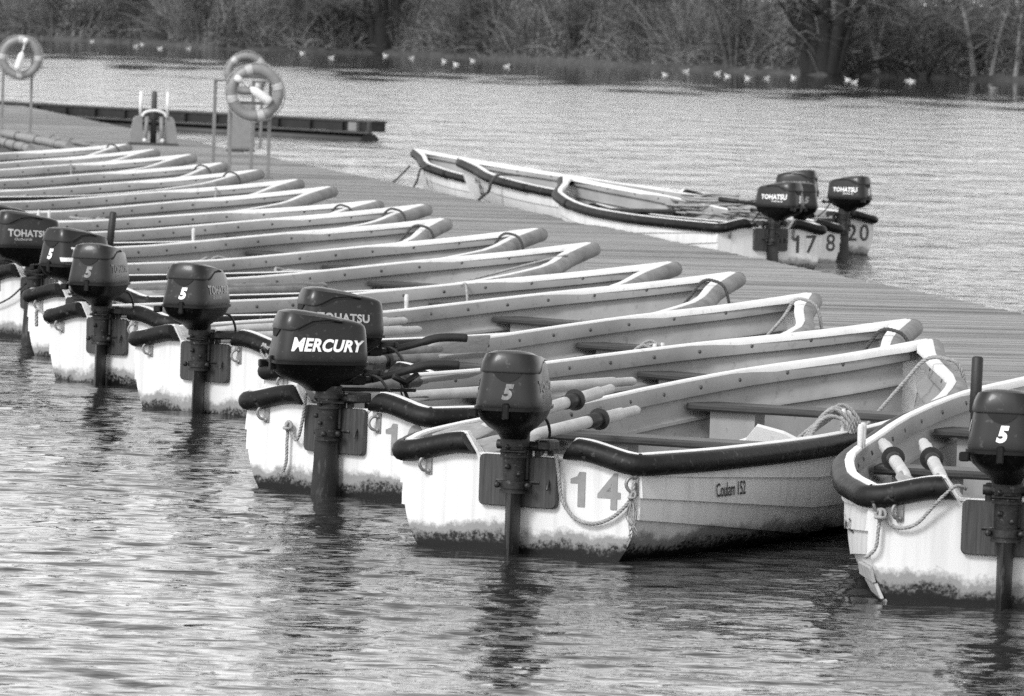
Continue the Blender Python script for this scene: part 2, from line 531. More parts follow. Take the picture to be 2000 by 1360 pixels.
    l.new(fade(40, 110, 1.0, 0.35), b1.inputs['Strength']); l.new(fine, b1.inputs['Height']); l.new(b0.outputs[0], b1.inputs['Normal'])
    b2 = n.new('ShaderNodeBump'); b2.inputs['Distance'].default_value = 0.045
    l.new(fade(60, 200, 1.0, 0.6), b2.inputs['Strength']); l.new(mid, b2.inputs['Height']); l.new(b1.outputs[0], b2.inputs['Normal'])
    l.new(b2.outputs[0], p.inputs['Normal'])
    o = obj('water', me, m)
    tag(o, kind='structure')

def np_mesh(name, vs, fs):
    me = bpy.data.meshes.new(name)
    vs = np.asarray(vs, dtype=np.float32); fs = np.asarray(fs, dtype=np.int32)
    k = fs.shape[1]
    me.vertices.add(len(vs)); me.vertices.foreach_set('co', vs.ravel())
    me.loops.add(fs.size); me.loops.foreach_set('vertex_index', fs.ravel())
    me.polygons.add(len(fs)); me.polygons.foreach_set('loop_start', np.arange(0, fs.size, k, dtype=np.int32))
    me.update(calc_edges=True)
    return me

build_water()

# ------------------------------------------------------------------ far bank
BANK = [(-420, 800), (-200, 650), (-110, 570), (-62, 535), (-48.4, 517), (-39, 484), (-32, 474), (-24, 431), (-11, 436), (-0.7, 411), (9.4, 367), (18.6, 355), (29.5, 366), (38, 350), (60, 325), (110, 290), (220, 250), (420, 220)]
def bank_y(x):
    return lerp(x, [p[0] for p in BANK], [p[1] for p in BANK])

def build_bank():
    xs = sorted(set(list(np.linspace(-420, 420, 60)) + list(np.linspace(-60, 60, 121))))
    prof = [(-1.5, -0.5), (0.0, 0.05), (0.5, 0.28), (2.0, 0.45), (6, 0.8), (14, 1.4), (30, 2.4), (80, 4), (500, 8)]
    rings = []
    r = np.random.default_rng(3)
    wob = {x: (r.normal(0, 0.35), r.normal(0, 0.06)) for x in xs}
    vs, fs = [], []
    for x in xs:
        y0 = bank_y(x) + wob[x][0]
        for d, h in prof:
            vs.append((x, y0 + d, h + (wob[x][1] if d > 0 else 0) * min(1, d)))
    k = len(prof)
    for i in range(len(xs) - 1):
        for j in range(k - 1):
            fs.append((i * k + j, (i + 1) * k + j, (i + 1) * k + j + 1, i * k + j + 1))
    o = MB().add(vs, fs, True).build('terrain', mat('bank_earth', 0.055, 0.9, 0.5, 1.2, bump=0.5, bscale=3))
    tag(o, kind='structure')
build_bank()

def leafmat(name, lo, hi):
    m = bpy.data.materials.new(name)
    m.use_nodes = True
    n, l = m.node_tree.nodes, m.node_tree.links
    p = n['Principled BSDF']
    p.inputs['Roughness'].default_value = 0.8
    p.inputs['Specular IOR Level'].default_value = 0.2
    ge = n.new('ShaderNodeNewGeometry')
    nz = n.new('ShaderNodeTexNoise'); nz.inputs['Scale'].default_value = 0.16; nz.inputs['Detail'].default_value = 4
    l.new(ge.outputs['Position'], nz.inputs['Vector'])
    mm = n.new('ShaderNodeMath'); mm.operation = 'MULTIPLY_ADD'
    l.new(ge.outputs['Random Per Island'], mm.inputs[0]); mm.inputs[1].default_value = 0.5
    l.new(nz.outputs[0], mm.inputs[2])
    r = n.new('ShaderNodeMapRange'); r.inputs['From Min'].default_value = 0.5; r.inputs['From Max'].default_value = 1.05
    r.inputs['To Min'].default_value = lo; r.inputs['To Max'].default_value = hi
    l.new(mm.outputs[0], r.inputs['Value'])
    c = n.new('ShaderNodeCombineColor')
    for k in range(3): l.new(r.outputs[0], c.inputs[k])
    l.new(c.outputs[0], p.inputs['Base Color'])
    return m

M_BRUSH = leafmat('winter_brush', 0.03, 0.27)
M_TWIG = leafmat('willow_twigs', 0.04, 0.17)
M_BARK_DARK = mat('dark_bark', 0.010, 0.9, 0.5, 3, (1, 1, 0.3), bump=0.8, bscale=12)
M_BARK = mat('grey_bark', 0.07, 0.9, 0.5, 3, (1, 1, 0.3), bump=0.8, bscale=12)
M_BARK_PALE = mat('pale_birch_bark', 0.22, 0.8, 0.3, 4, (1, 1, 0.5), bump=0.4, bscale=12)

def strips(start, direction, length, width, curl, r, seg=3):
    """many thin curved twigs as flat ribbons: arrays in, mesh arrays out"""
    n = len(start)
    side = np.cross(direction, r.normal(size=(n, 3)))
    side /= np.linalg.norm(side, axis=1, keepdims=True) + 1e-9
    vs = np.empty((n, seg + 1, 2, 3))
    pos = start.copy(); d = direction.copy()
    for k in range(seg + 1):
        w = (width * (1 - 0.75 * k / seg))[:, None]
        vs[:, k, 0] = pos - side * w; vs[:, k, 1] = pos + side * w
        pos = pos + d * (length / seg)[:, None]
        d = d + curl / seg
        d /= np.linalg.norm(d, axis=1, keepdims=True)
    base = (np.arange(n) * (seg + 1) * 2)[:, None]
    fs = []
    for k in range(seg):
        q = np.array([k * 2, k * 2 + 1, k * 2 + 3, k * 2 + 2])
        fs.append(base + q)
    return vs.reshape(-1, 3), np.concatenate(fs)

def build_brush():
    r = np.random.default_rng(8)
    n = 46000
    x = r.uniform(-75, 62, n)
    d = r.gamma(1.5, 5.5, n) + 0.1
    by = np.interp(x, [p[0] for p in BANK], [p[1] for p in BANK])
    clump = 0.5 + 0.5 * np.sin(x * 0.9 + 2.1 * np.sin(x * 0.23)) * np.cos(d * 0.35 + x * 0.31)
    h0 = np.interp(d, [-1, 0, 2, 14, 30], [-0.1, 0.05, 0.45, 1.4, 2.4])
    st = np.stack([x, by + d, h0 + r.random(n) * (3.2 + np.clip(d - 8, 0, 12) * 0.35) * np.clip(d / 4, 0.05, 1) * (0.35 + 0.65 * clump)], 1)
    dr = np.stack([r.normal(0, 0.55, n) + 0.5 * np.sin(x * 0.45), r.normal(0, 0.35, n) - 0.25, np.abs(r.normal(0.8, 0.5, n)) + 0.05], 1)
    clear = np.zeros(n, bool)
    for tx, hw in ((18.9, 2.0), (-10.9, 1.6), (29.6, 0.7), (30.6, 0.5), (31.9, 0.4), (13.5, 0.9), (23.3, 2.6)):
        clear |= (np.abs(x - tx) < hw) & (d < 2.2)
    st[clear, 2] -= 30
    dr /= np.linalg.norm(dr, axis=1, keepdims=True)
    ln = r.uniform(0.8, 3.6, n) * np.clip(d / 3 + 0.25, 0.2, 1)
    cu = np.stack([r.normal(0, 0.5, n), r.normal(-0.2, 0.4, n), r.normal(-0.9, 0.6, n)], 1)
    v1, f1 = strips(st, dr, ln, r.uniform(0.012, 0.05, n), cu, r)
    # dead leaves and ivy: leaf-sized faces in loose masses
    m = 52000
    x = r.uniform(-75, 62, m); d = r.gamma(1.8, 4.0, m) + 0.25
    by = np.interp(x, [p[0] for p in BANK], [p[1] for p in BANK])
    mass = np.clip(0.6 + 0.8 * np.sin(x * 0.55 + 1.3) * np.sin(x * 0.21 + d * 0.3) + r.normal(0, 0.3, m), 0.08, 1.5)
    h0 = np.interp(d, [-1, 0, 2, 14, 30], [-0.1, 0.05, 0.45, 1.4, 2.4])
    c = np.stack([x, by + d, h0 + r.random(m) ** 0.8 * mass * np.clip(d, 0.2, 6) * 0.75], 1)
    a = r.normal(size=(m, 3)); a /= np.linalg.norm(a, axis=1, keepdims=True)
    b = np.cross(a, r.normal(size=(m, 3))); b /= np.linalg.norm(b, axis=1, keepdims=True)
    s = r.uniform(0.05, 0.17, m)[:, None]
    v2 = np.stack([c - a * s, c - b * s * 0.6, c + a * s, c + b * s * 0.6], 1).reshape(-1, 3)
    f2 = (np.arange(m) * 4)[:, None] + np.arange(4)[None]
    o = obj('undergrowth', np_mesh('undergrowth', np.concatenate([v1, v2]), np.concatenate([f1, f2 + len(v1)])), M_BRUSH)
    tag(o, kind='stuff')
build_brush()

def build_wood():
    r = np.random.default_rng(18)
    n = 26000
    x = r.uniform(-110, 90, n)
    by = np.interp(x, [p[0] for p in BANK], [p[1] for p in BANK])
    d = r.uniform(16, 44, n)
    h = 3.0 + 3.5 * np.sin(x * 0.23 + 1.0) * np.sin(x * 0.11) + r.gamma(2.0, 1.8, n)
    st = np.stack([x, by + d, 1.4 + np.abs(h) * r.random(n) ** 0.7], 1)
    dr = np.stack([r.normal(0, 0.5, n), r.normal(0, 0.4, n), np.abs(r.normal(0.7, 0.5, n))], 1)
    dr /= np.linalg.norm(dr, axis=1, keepdims=True)
    cu = np.stack([r.normal(0, 0.4, n), r.normal(0, 0.4, n), r.normal(-0.5, 0.5, n)], 1)
    v, f = strips(st, dr, r.uniform(1.5, 4.5, n), r.uniform(0.02, 0.07, n), cu, r)
    tag(obj('wood', np_mesh('wood', v, f), M_BRUSH), kind='stuff')
build_wood()

def tree(name, x, d, stems, height, barkmat, label, twigs=1400, spread=3.5, droop=-0.8, twig_from=0.18, leaf=0.06, seed=0, twigmat=None, group=None):
    """stems: list of (dx at base, lean x, lean y, radius). A trunk of tapered stems with limbs, and a crown of thin twigs"""
    r = np.random.default_rng(seed + 100)
    y = bank_y(x) + d
    z0 = lerp(d, [-1, 0, 2, 14, 30], [-0.3, 0.0, 0.35, 1.2, 2.2])
    root = empty(name, (x, y, z0))
    tag(root, label, 'tree', group)
    tb = MB()
    tips = []
    for (bx, lx, ly, rad) in stems:
        pts, rr = [], []
        for k in range(8):
            t = k / 7
            pts.append((bx + lx * t * (0.6 + 0.4 * t) + r.normal(0, 0.07) * t * height * 0.12, ly * t + r.normal(0, 0.05) * t * height * 0.1, -0.3 + height * t))
            rr.append(rad * (1.35 if k == 0 else 1.0) * (1 - 0.82 * t))
        path = catmull(pts, 3)
        tb.tube(path, list(np.interp(np.linspace(0, 7, len(path)), range(8), rr)), 8)
        for q in range(9):
            t = r.uniform(0.10, 0.95)
            p = path[int(t * (len(path) - 1))]
            an = r.uniform(0, 6.28)
            L = height * r.uniform(0.18, 0.42) * (1.1 - 0.5 * t)
            e = [p]
            dv = Vector((math.cos(an), 0.7 * math.sin(an), r.uniform(0.3, 1.1))).normalized()
            for s in range(4):
                e.append(e[-1] + dv * (L / 4))
                dv = (dv + Vector((r.normal(0, 0.25), r.normal(0, 0.2), r.normal(0.05, 0.2)))).normalized()
            lr = rad * (1 - 0.8 * t) * 0.42
            tb.tube(catmull(e, 2), list(np.linspace(lr, lr * 0.2, 9)), 6)
            tips += [tuple(v) for v in e[1:]]
    tb.build('trunk', barkmat, root)
    tips = np.array(tips)
    n = twigs
    st = tips[r.integers(0, len(tips), n)] + r.normal(0, 0.25, (n, 3)) * np.array([spread * 0.3, spread * 0.3, 1.0])
    st[:, 2] = np.maximum(st[:, 2], height * twig_from * r.random(n))
    dr = np.stack([r.normal(0, 0.7, n), r.normal(0, 0.6, n), r.normal(0.2, 0.5, n)], 1)
    dr /= np.linalg.norm(dr, axis=1, keepdims=True)
    cu = np.stack([r.normal(0, 0.4, n), r.normal(0, 0.4, n), np.full(n, droop) + r.normal(0, 0.4, n)], 1)
    v, f = strips(st, dr, r.uniform(0.8, 3.0, n), r.uniform(0.008, 0.03, n), cu, r)
    obj('crown', np_mesh('crown', v, f), twigmat or M_TWIG, root)
    return root

GT = 'trees along the far bank'
tree('willow_tree', 18.9, 0.5, [(-0.6, -5.2, 0.5, 0.42), (-0.25, -2.4, 1.0, 0.55), (0.15, 0.2, 0.4, 0.60), (0.5, 3.4, 0.2, 0.55), (0.9, 5.2, 1.2, 0.36)], 13, M_BARK_DARK,
     'thick dark many-stemmed tree fanning out of the far bank, widest trunk of all', 1800, seed=1, group=GT)
tree('willow_tree', -10.9, 0.5, [(-0.5, -3.2, 0.4, 0.42), (0.0, -0.6, 0.6, 0.75), (0.45, 2.2, 0.3, 0.45)], 12, M_BARK_DARK,
     'dark tree with flared trunk on the far bank above the life ring stands', 1700, seed=2, group=GT)
tree('birch_tree', 29.6, 0.4, [(0.0, -2.6, 0.3, 0.24)], 11, M_BARK_PALE, 'slim pale trunk leaning left at the right of the far bank', 500, seed=3, group=GT)
tree('birch_tree', 30.5, 0.6, [(0.0, 2.6, 0.3, 0.17)], 11, M_BARK_PALE, 'slim pale trunk leaning right beside the left-leaning pale trunk', 500, seed=4, group=GT)
tree('birch_tree', 31.9, 0.8, [(0.0, 0.8, 0.3, 0.15)], 10, M_BARK_PALE, 'upright thin pale trunk nearest the right end of the far bank', 400, seed=5, group=GT)
tree('alder_tree', 13.2, 0.5, [(0.2, -3.6, 0.6, 0.20), (0.4, -1.6, 0.6, 0.16), (0.6, 0.6, 0.8, 0.14)], 10, M_BARK, 'grey slanting stems just left of the widest dark tree', 1500, seed=6, group=GT)
tree('alder_tree', 22.6, 0.9, [(0.0, 1.8, 0.6, 0.17), (0.3, -2.6, 0.5, 0.16)], 9, M_BARK_PALE, 'thin crossed grey stems just right of the widest dark tree', 1400, seed=7, group=GT)
for k, (x, d, lab) in enumerate([(-52, 3, 'dark bushy tree at the far left end of the far bank'), (-41, 2.5, 'grey twiggy tree on the far bank above the left life ring'),
                                 (-33, 2, 'twiggy tree with pale low stems between left ring and middle rings'), (-25, 3, 'dense twiggy tree on the bank left of the flared dark trunk'),
                                 (-17, 3, 'low twiggy tree immediately left of the flared dark trunk'), (-3.5, 2.5, 'round twiggy tree right of the flared dark trunk'),
                                 (3.5, 3, 'pale twiggy tree on the bank at the middle of the picture'), (8.6, 3.5, 'drooping twiggy tree between the middle and the slanting grey stems'),
                                 (27, 4, 'twiggy tree behind the low arched dark branch'), (38.5, 3, 'dark bushy tree closing the right end of the far bank')]):
    rs = random.Random(k)
    tree('bank_tree', x, d, [(rs.uniform(-0.4, 0.0), rs.uniform(-3, -0.5), 0.6, rs.uniform(0.13, 0.24)), (rs.uniform(0, 0.4), rs.uniform(0.4, 3), 0.6, rs.uniform(0.12, 0.2))],
         rs.uniform(8, 12), M_BARK, lab, 2000, seed=20 + k, twig_from=0.3, group=GT)

# low arched branch lying over the bank
mb = MB()
for (x0, x1, h, rad) in [(21.0, 25.6, 0.95, 0.13), (21.6, 25.0, 0.6, 0.08), (21.2, 24.2, 0.75, 0.06)]:
    pts = [(x0 + (x1 - x0) * t, bank_y(x0 + (x1 - x0) * t) - 0.25 + 0.3 * math.sin(7 * t), 0.12 + h * math.sin(math.pi * t) ** 0.7) for t in np.linspace(0, 1, 12)]
    mb.tube(pts, list(np.linspace(rad, rad * 0.5, 12)), 7)
pts = [(26.3 + 1.0 * t, bank_y(26.5) - 0.2, 0.1 + 1.9 * t) for t in np.linspace(0, 1, 6)]
mb.tube(pts, list(np.linspace(0.13, 0.04, 6)), 7)
tag(mb.build('fallen_branch', M_BARK_DARK), 'dark fallen branch arching low over the waterline of the far bank', 'branch')

# ------------------------------------------------------------------ gulls
def make_gull(white=True):
    root = empty('gull' if white else 'duck')
    b = MB()
    rings = []
    for x, hw, hz, zc in [(-0.27, 0.01, 0.008, 0.11), (-0.2, 0.035, 0.025, 0.10), (-0.1, 0.075, 0.06, 0.075), (0.02, 0.095, 0.085, 0.065), (0.12, 0.08, 0.08, 0.075),
                          (0.18, 0.05, 0.065, 0.12), (0.2, 0.038, 0.045, 0.17), (0.215, 0.042, 0.042, 0.215), (0.245, 0.036, 0.036, 0.225), (0.275, 0.012, 0.012, 0.22)]:
        rings.append([(x, hw * math.cos(2 * math.pi * k / 10), zc + hz * math.sin(2 * math.pi * k / 10)) for k in range(10)])
    b.loft(rings).build('body', M_GULL if white else M_DUCK, root)
    MB().tube([(0.27, 0, 0.22), (0.31, 0, 0.214), (0.325, 0, 0.207)], [0.011, 0.007, 0.002], 6).build('beak', M_BEAK, root)
    for s in (-1, 1):
        w = MB()
        w.loft([[(x, s * (y + 0.012 * math.cos(a)), z + h * math.sin(a)) for a in [2 * math.pi * k / 8 for k in range(8)]] for x, y, z, h in
                [(0.09, 0.07, 0.1, 0.02), (0.0, 0.086, 0.1, 0.045), (-0.12, 0.066, 0.1, 0.04), (-0.22, 0.03, 0.105, 0.015), (-0.25, 0.012, 0.107, 0.004)]])
        w.build('wing', mat('gull_wing_grey', 0.62, 0.7, 0.1) if white else M_DUCK, root)
    return root
GULLS = [(-39.9, 492.3), (-36.7, 478.0), (-28.7, 415.9), (-30.7, 453.1), (-25.8, 399.0), (-24.6, 413.2), (-15.8, 403.5), (-12.2, 358.5), (-9.9, 407.2), (-7.6, 384.9), (-5.0, 362.1), (-3.9, 334.2), (-3.3, 379.8), (-0.9, 331.5), (7.9, 307.8), (10.0, 341.2), (11.6, 332.3), (11.5, 312.5), (12.2, 301.6), (13.4, 306.6), (15.5, 318.8), (18.5, 317.3), (17.7, 298.1), (22.5, 326.5), (22.6, 323.6)]
gull = None
for i, (x, y) in enumerate(GULLS):
    o = make_gull() if gull is None else copy_tree(gull)
    gull = gull or o
    o.location = (x, y, -0.02)
    o.rotation_euler = (0, 0, random.choice([0.2, 2.9, 0.5, 3.4, 2.5]) + random.uniform(-0.3, 0.3))
    s = random.uniform(0.68, 0.85)
    o.scale = (s, s, s)
    tag(o, 'white gull floating on dark water below the far bank', 'gull', 'gulls resting along the far bank')
o = make_gull(False)
o.location = (23.7, 281.2, -0.02); o.rotation_euler = (0, 0, 3.0)
tag(o, 'greyish brown duck swimming apart at the right end of the gulls', 'duck')

# ------------------------------------------------------------------ pontoon
PD = Vector((-0.1800, 0.9837, 0)).normalized()        # along the pontoon, away from the camera
PA = Vector((PD.y, -PD.x, 0))                          # across it, to the right
PO = Vector((3.36, 38.14, 0))                          # a point of its right edge
PW = 3.30
DECK_Z = 0.30
def pont(s, a, z):
    return PO + PD * s + PA * a + Vector((0, 0, z))
def build_pontoon():
    root = empty('pontoon', pont(0, 0, 0), math.atan2(PD.y, PD.x))
    tag(root, 'long timber decked pontoon running from right edge to far left, boats moored both sides', 'pontoon')
    # local x along the pontoon, local y = to the left of it (boats' bows), so the deck spans y 0..PW
    r = random.Random(4)
    mb = MB()
    s = -19.0
    k = 0
    while s < 78:
        w = 0.118
        joint = (k % 22 == 0)
        e = r.uniform(-0.02, 0.02)
        h = r.uniform(-0.003, 0.003)
        t = r.uniform(-0.004, 0.004)
        y0 = -0.02 + e; y1 = PW + 0.02 + e
        vs = [(s, y0, DECK_Z - 0.03), (s + w, y0, DECK_Z - 0.03), (s + w, y1, DECK_Z - 0.03), (s, y1, DECK_Z - 0.03),
              (s, y0, DECK_Z + h - t), (s + w, y0, DECK_Z + h - t), (s + w, y1, DECK_Z + h + t), (s, y1, DECK_Z + h + t)]
        mb.add(vs, [(0, 3, 2, 1), (4, 5, 6, 7), (0, 1, 5, 4), (1, 2, 6, 5), (2, 3, 7, 6), (3, 0, 4, 7)])
        s += w + (0.07 if joint else r.choice([0.006, 0.008, 0.008, 0.010, 0.012, 0.03]))
        k += 1
    o = mb.build('decking', M_DECK, root)
    o['kind'] = 'stuff'
    fb = MB()
    for y in (0.0, PW - 0.06):
        fb.box(-19, 78, y, y + 0.06, 0.08, DECK_Z - 0.032)
    fb.build('fascia', M_FASCIA, root)
    MB().box(-19, 78, 0.15, PW - 0.15, DECK_Z - 0.10, DECK_Z - 0.06).build('subframe', M_FLOAT, root)
    x = -18
    fl = None
    while x < 75:
        if fl is None:
            fl = MB().box(0, 2.4, 0.25, PW - 0.25, -0.25, 0.19, bev=0.05).build('float', M_FLOAT, root)
            o = fl
        else:
            o = fl.copy(); COL.objects.link(o)
        o.location = (x, 0, 0)
        x += 3.2
build_pontoon()

# ------------------------------------------------------------------ boats
L = 4.6
FIT_U = [0, .5, 1.5, 2.5, 3.5, 4.2, 4.6]
FIT_W = [0.546, 0.687, 0.788, 0.755, 0.566, 0.211, 0.04]
def bw_(u):
    return max(0.012, pch(u, FIT_U, FIT_W) - 0.022)
def bz(u):
    return pch(u, [0, 2.0, 3.5, 4.6], [0.418, 0.452, 0.560, 0.693])
def bkeel(u):
    return pch(u, [0, 3.0, 4.2, 4.6], [-0.13, -0.13, -0.07, 0.02])
def bp(u):
    return pch(u, [0, 2.0, 3.5, 4.6], [3.3, 2.9, 2.1, 1.6])
def brake_(u):
    return 0.32 * smooth01((u - 2.8) / 1.8)
def strake_t(u):
    return [lerp(u, [0, 1.4, 4.6], [0.15, 0.30, 0.28]), lerp(u, [0, 1.4, 4.6], [0.31, 0.53, 0.50]), lerp(u, [0, 1.4, 4.6], [0.47, 0.73, 0.70])]
def hull_pt(u, t, side, off=0.0):
    D = bz(u) - bkeel(u)
    p = bp(u)
    sh = max(0.0, 1 - min(1.0, t) ** p) ** (1 / p)
    return Vector((u - brake_(u) * t ** 1.2, side * (bw_(u) * sh + off), bz(u) - t * D))
US = [0, .06, .15, .3, .5, .75, 1.0, 1.3, 1.6, 1.9, 2.2, 2.5, 2.8, 3.1, 3.35, 3.55, 3.75, 3.9, 4.0, 4.1, 4.18, 4.25, 4.32, 4.39, 4.45, 4.5, 4.55, 4.58, 4.6]

def hull_mesh():
    mb = MB()
    for side in (-1, 1):
        rows = []
        for u in US:
            T = strake_t(u)
            fade = smooth01((4.6 - u) / 0.5)
            row = []
            t0 = 0.0
            for T1 in T:
                for fr in (0.0, 0.5, 1.0):
                    row.append((t0 + (T1 - t0) * fr, (0.002 + 0.012 * fr) * fade))
                t0 = T1
            row.append((t0 + 0.001, 0.0))
            for fr in (0.12, 0.26, 0.42, 0.58, 0.72, 0.84, 0.93, 1.0):
                row.append((t0 + (1 - t0) * fr, 0.0))
            if u == 0:
                rows.append([hull_pt(u, t, side, -0.004) - Vector((0.004, 0, 0)) for t, off in row])
            rows.append([hull_pt(u, t, side, off) - Vector((0.004 if u == 0 else 0, 0, 0)) for t, off in row])
        n = len(rows[0])
        vs = [p for r_ in rows for p in r_]
        fs, sm = [], []
        for i in range(len(rows) - 1):
            for j in range(n - 1):
                q = (i * n + j, (i + 1) * n + j, (i + 1) * n + j + 1, i * n + j + 1)
                fs.append(q if side < 0 else q[::-1])
        # flat-shade the steps so the strake edges stay crisp
        o = len(mb.v)
        mb.v += [tuple(v) for v in vs]
        for q, f in enumerate(fs):
            mb.f.append(tuple(k + o for k in f))
            mb.s.append((q % (n - 1)) not in (2, 5, 8))
    return mb.mesh('hull')

def sharp_by_angle(me, ang=30):
    me.set_sharp_from_angle(angle=R(ang))
    return me

def lining_mesh():
    mb = MB()
    prof = [(0.0, 0.036), (0.064, 0.052), (0.068, 0.050), (0.072, 0.016), (0.145, 0.026), (0.162, 0.056), (0.176, 0.056), (0.182, 0.030), (0.28, 0.042), (0.295, 0.060), (0.31, 0.044), (0.375, 0.06)]
    us = [u for u in US if 0.03 < u < 4.5]
    us[0] = 0.042
    FLOOR = 0.065
    for side in (-1, 1):
        rows = []
        for u in us:
            D = bz(u) - bkeel(u); p = bp(u)
            row = []
            hmax = bz(u) - FLOOR
            for d, ins in prof:
                d2 = d if d < 0.21 else 0.206 + (d - 0.206) * (hmax - 0.206) / (0.375 - 0.206)
                t = d2 / D
                sh = max(0.0, 1 - t ** p) ** (1 / p)
                row.append(Vector((u - brake_(u) * t ** 1.2 * 0.9, side * max(0.004, bw_(u) * sh - ins), bz(u) - d2 - 0.002)))
            row.append(Vector((row[-1].x, side * 0.001, FLOOR)))
            rows.append(row)
        n = len(rows[0])
        o = len(mb.v)
        mb.v += [tuple(v) for r_ in rows for v in r_]
        for i in range(len(rows) - 1):
            for j in range(n - 1):
                q = (o + i * n + j, o + (i + 1) * n + j, o + (i + 1) * n + j + 1, o + i * n + j + 1)
                mb.f.append(q if side > 0 else q[::-1]); mb.s.append(True)
    return sharp_by_angle(mb.mesh('lining'), 50)

def crown(v):
    a = abs(v)
    lo = bz(0) - 0.035
    if a <= 0.185: return lo
    hi = bz(0) + 0.048 * smooth01((bw_(0) - a) / (bw_(0) - 0.25))
    return lo + (hi - lo) * min(1.0, (a - 0.185) / 0.055)

def transom_mesh():
    T = [0, .1, .2, .31, .42, .52, .62, .70, .77, .83, .88, .92, .955, .98, 1.0]
    right = [hull_pt(0, t, -1) for t in T]
    left = [hull_pt(0, t, 1) for t in T]
    vs = np.linspace(bw_(0), -bw_(0), 61)[1:-1]
    top = []
    for v in vs:
        top.append(Vector((0, v, crown(v) - 0.004)))
    # the cut-out for the motor: crisp corners
    out = [left[0]] + [p for p in top] + right + left[-2:0:-1]
    n = len(out)
    mb = MB()
    A = [(-0.006, p.y, p.z) for p in out]; B = [(0.038, p.y * 0.995, p.z) for p in out]
    # fans towards a centre point keep the outline exact
    c0 = (-0.006, 0, 0.16); c1 = (0.038, 0, 0.16)
    o = 0
    mb.add(A + B + [c0, c1], [], False)
    for k in range(n):
        k2 = (k + 1) % n
        mb.f.append((k, k2, 2 * n)); mb.s.append(False)
        mb.f.append((n + k2, n + k, 2 * n + 1)); mb.s.append(False)
        mb.f.append((k2, k, n + k, n + k2)); mb.s.append(False)
    return mb.mesh('transom')

def rail_mesh():
    mb = MB()
    for side in (-1, 1):
        rows = []
        for u in US:
            w = bw_(u)
            ins = 0.034 + 0.022 * smooth01((u - 3.3) / 0.9) + 0.05 * smooth01((u - 4.2) / 0.35)
            wi = max(0.0005, w - ins)
            z = bz(u)
            rows.append([(u, side * (w + 0.004), z - 0.020), (u, side * (w + 0.004), z + 0.003), (u, side * (w - 0.004), z + 0.008), (u, side * (wi + 0.004), z + 0.007), (u, side * wi, z + 0.002), (u, side * wi, z - 0.024)])
        n = 6
        o = len(mb.v)
        mb.v += [p for r_ in rows for p in r_]
        for i in range(len(rows) - 1):
            for j in range(n - 1):
                q = (o + i * n + j, o + (i + 1) * n + j, o + (i + 1) * n + j + 1, o + i * n + j + 1)
                mb.f.append(q if side < 0 else q[::-1]); mb.s.append(True)
    # capping on the transom, rising to the motor cut-out and down round it
    for side in (-1, 1):
        pr = [(side * v, crown(side * v)) for v in np.linspace(bw_(0) - 0.01, 0.24, 10)] + [(side * 0.185, bz(0) - 0.033), (0.0, bz(0) - 0.033)]
        vs, fs = [], []
        for y, z in pr:
            vs += [(-0.010, y, z - 0.004), (-0.010, y, z + 0.006), (0.022, y, z + 0.006), (0.022, y, z - 0.004)]
        for i in range(len(pr) - 1):
            for j in range(3):
                q = (i * 4 + j, i * 4 + j + 1, (i + 1) * 4 + j + 1, (i + 1) * 4 + j)
                fs.append(q if side > 0 else q[::-1])
        mb.add(vs, fs, False)
    return sharp_by_angle(mb.mesh('gunwale_rail'), 40)

FR = 0.043
def fender_path(u0, u1, side, r=FR, n=18):
    out = []
    for u in np.linspace(u0, u1, n):
        w0, w1 = bw_(max(0, u - .02)), bw_(min(L, u + .02))
        sl = (w1 - w0) / 0.04
        k = 1 / math.sqrt(1 + sl * sl)
        out.append(Vector((u - sl * k * 0.018 * 0, side * (bw_(u) + 0.014), bz(u) - r + 0.002)))
    return out

def fender_meshes(side):
    # dark rubber: one tube along the side, round the quarter and along the transom to the motor cut-out, cut off at a slant
    s = side
    p = fender_path(2.95, 0.16, side, n=18)
    q = p + [Vector((0.06, s * (bw_(0.06) + 0.016), bz(0.06) - FR + 0.002)), Vector((0.0, s * (bw_(0) + 0.004), bz(0) - FR + 0.003)), Vector((-0.021, s * (bw_(0) - 0.045), crown(bw_(0) - 0.045) - FR + 0.004))]
    q += [Vector((-0.022, s * v, crown(max(v, 0.25)) - FR + 0.004)) for v in (0.44, 0.38, 0.32, 0.27, 0.222)]
    mb = MB()
    mb.tube(catmull(q, 3), FR, 12, caps=True, up=(0, 0, 1))
    # slant the last rings: long below, short above
    nv = 12
    for rr_, amt in ((1, 1.0), (2, 0.75), (3, 0.4), (4, 0.15)):
        for k in range(nv):
            idx = len(mb.v) - rr_ * nv + k
            x, y, z = mb.v[idx]
            dz = (z - (crown(0.25) - FR)) / FR
            mb.v[idx] = (x, y + s * amt * 0.030 * dz, z)
    m1 = sharp_by_angle(mb.mesh('side_fender'), 40)
    m2 = None
    # bow: fatter tube in a lighter grey than the side, up to the stem
    rb = 0.047
    u_end = 4.6 if side < 0 else 4.54
    p = fender_path(2.9, u_end, side, rb, 22)
    if side < 0:
        d = (p[-1] - p[-2]).normalized()
        p.append(p[-1] + d * 0.05)
    m3 = MB().tube(p, rb, 12, up=(0, 0, 1)).mesh('bow_fender')
    return m1, m2, m3

def screw_hole_mesh():
    mb = MB()
    for side in (-1, 1):
        for u in np.arange(0.25, 2.8, 0.33):
            mb.ball((u, side * (bw_(u) + 0.014 + FR - 0.003), bz(u) - FR), 0.011, 0.005, 0.011, 6, 4)
        for v in (bw_(0) - 0.09, bw_(0) - 0.24):
            mb.ball((-0.022 - FR + 0.003, side * v, crown(side * v) - FR + 0.002), 0.005, 0.012, 0.012, 6, 4)
    return mb.mesh('screw_hole')

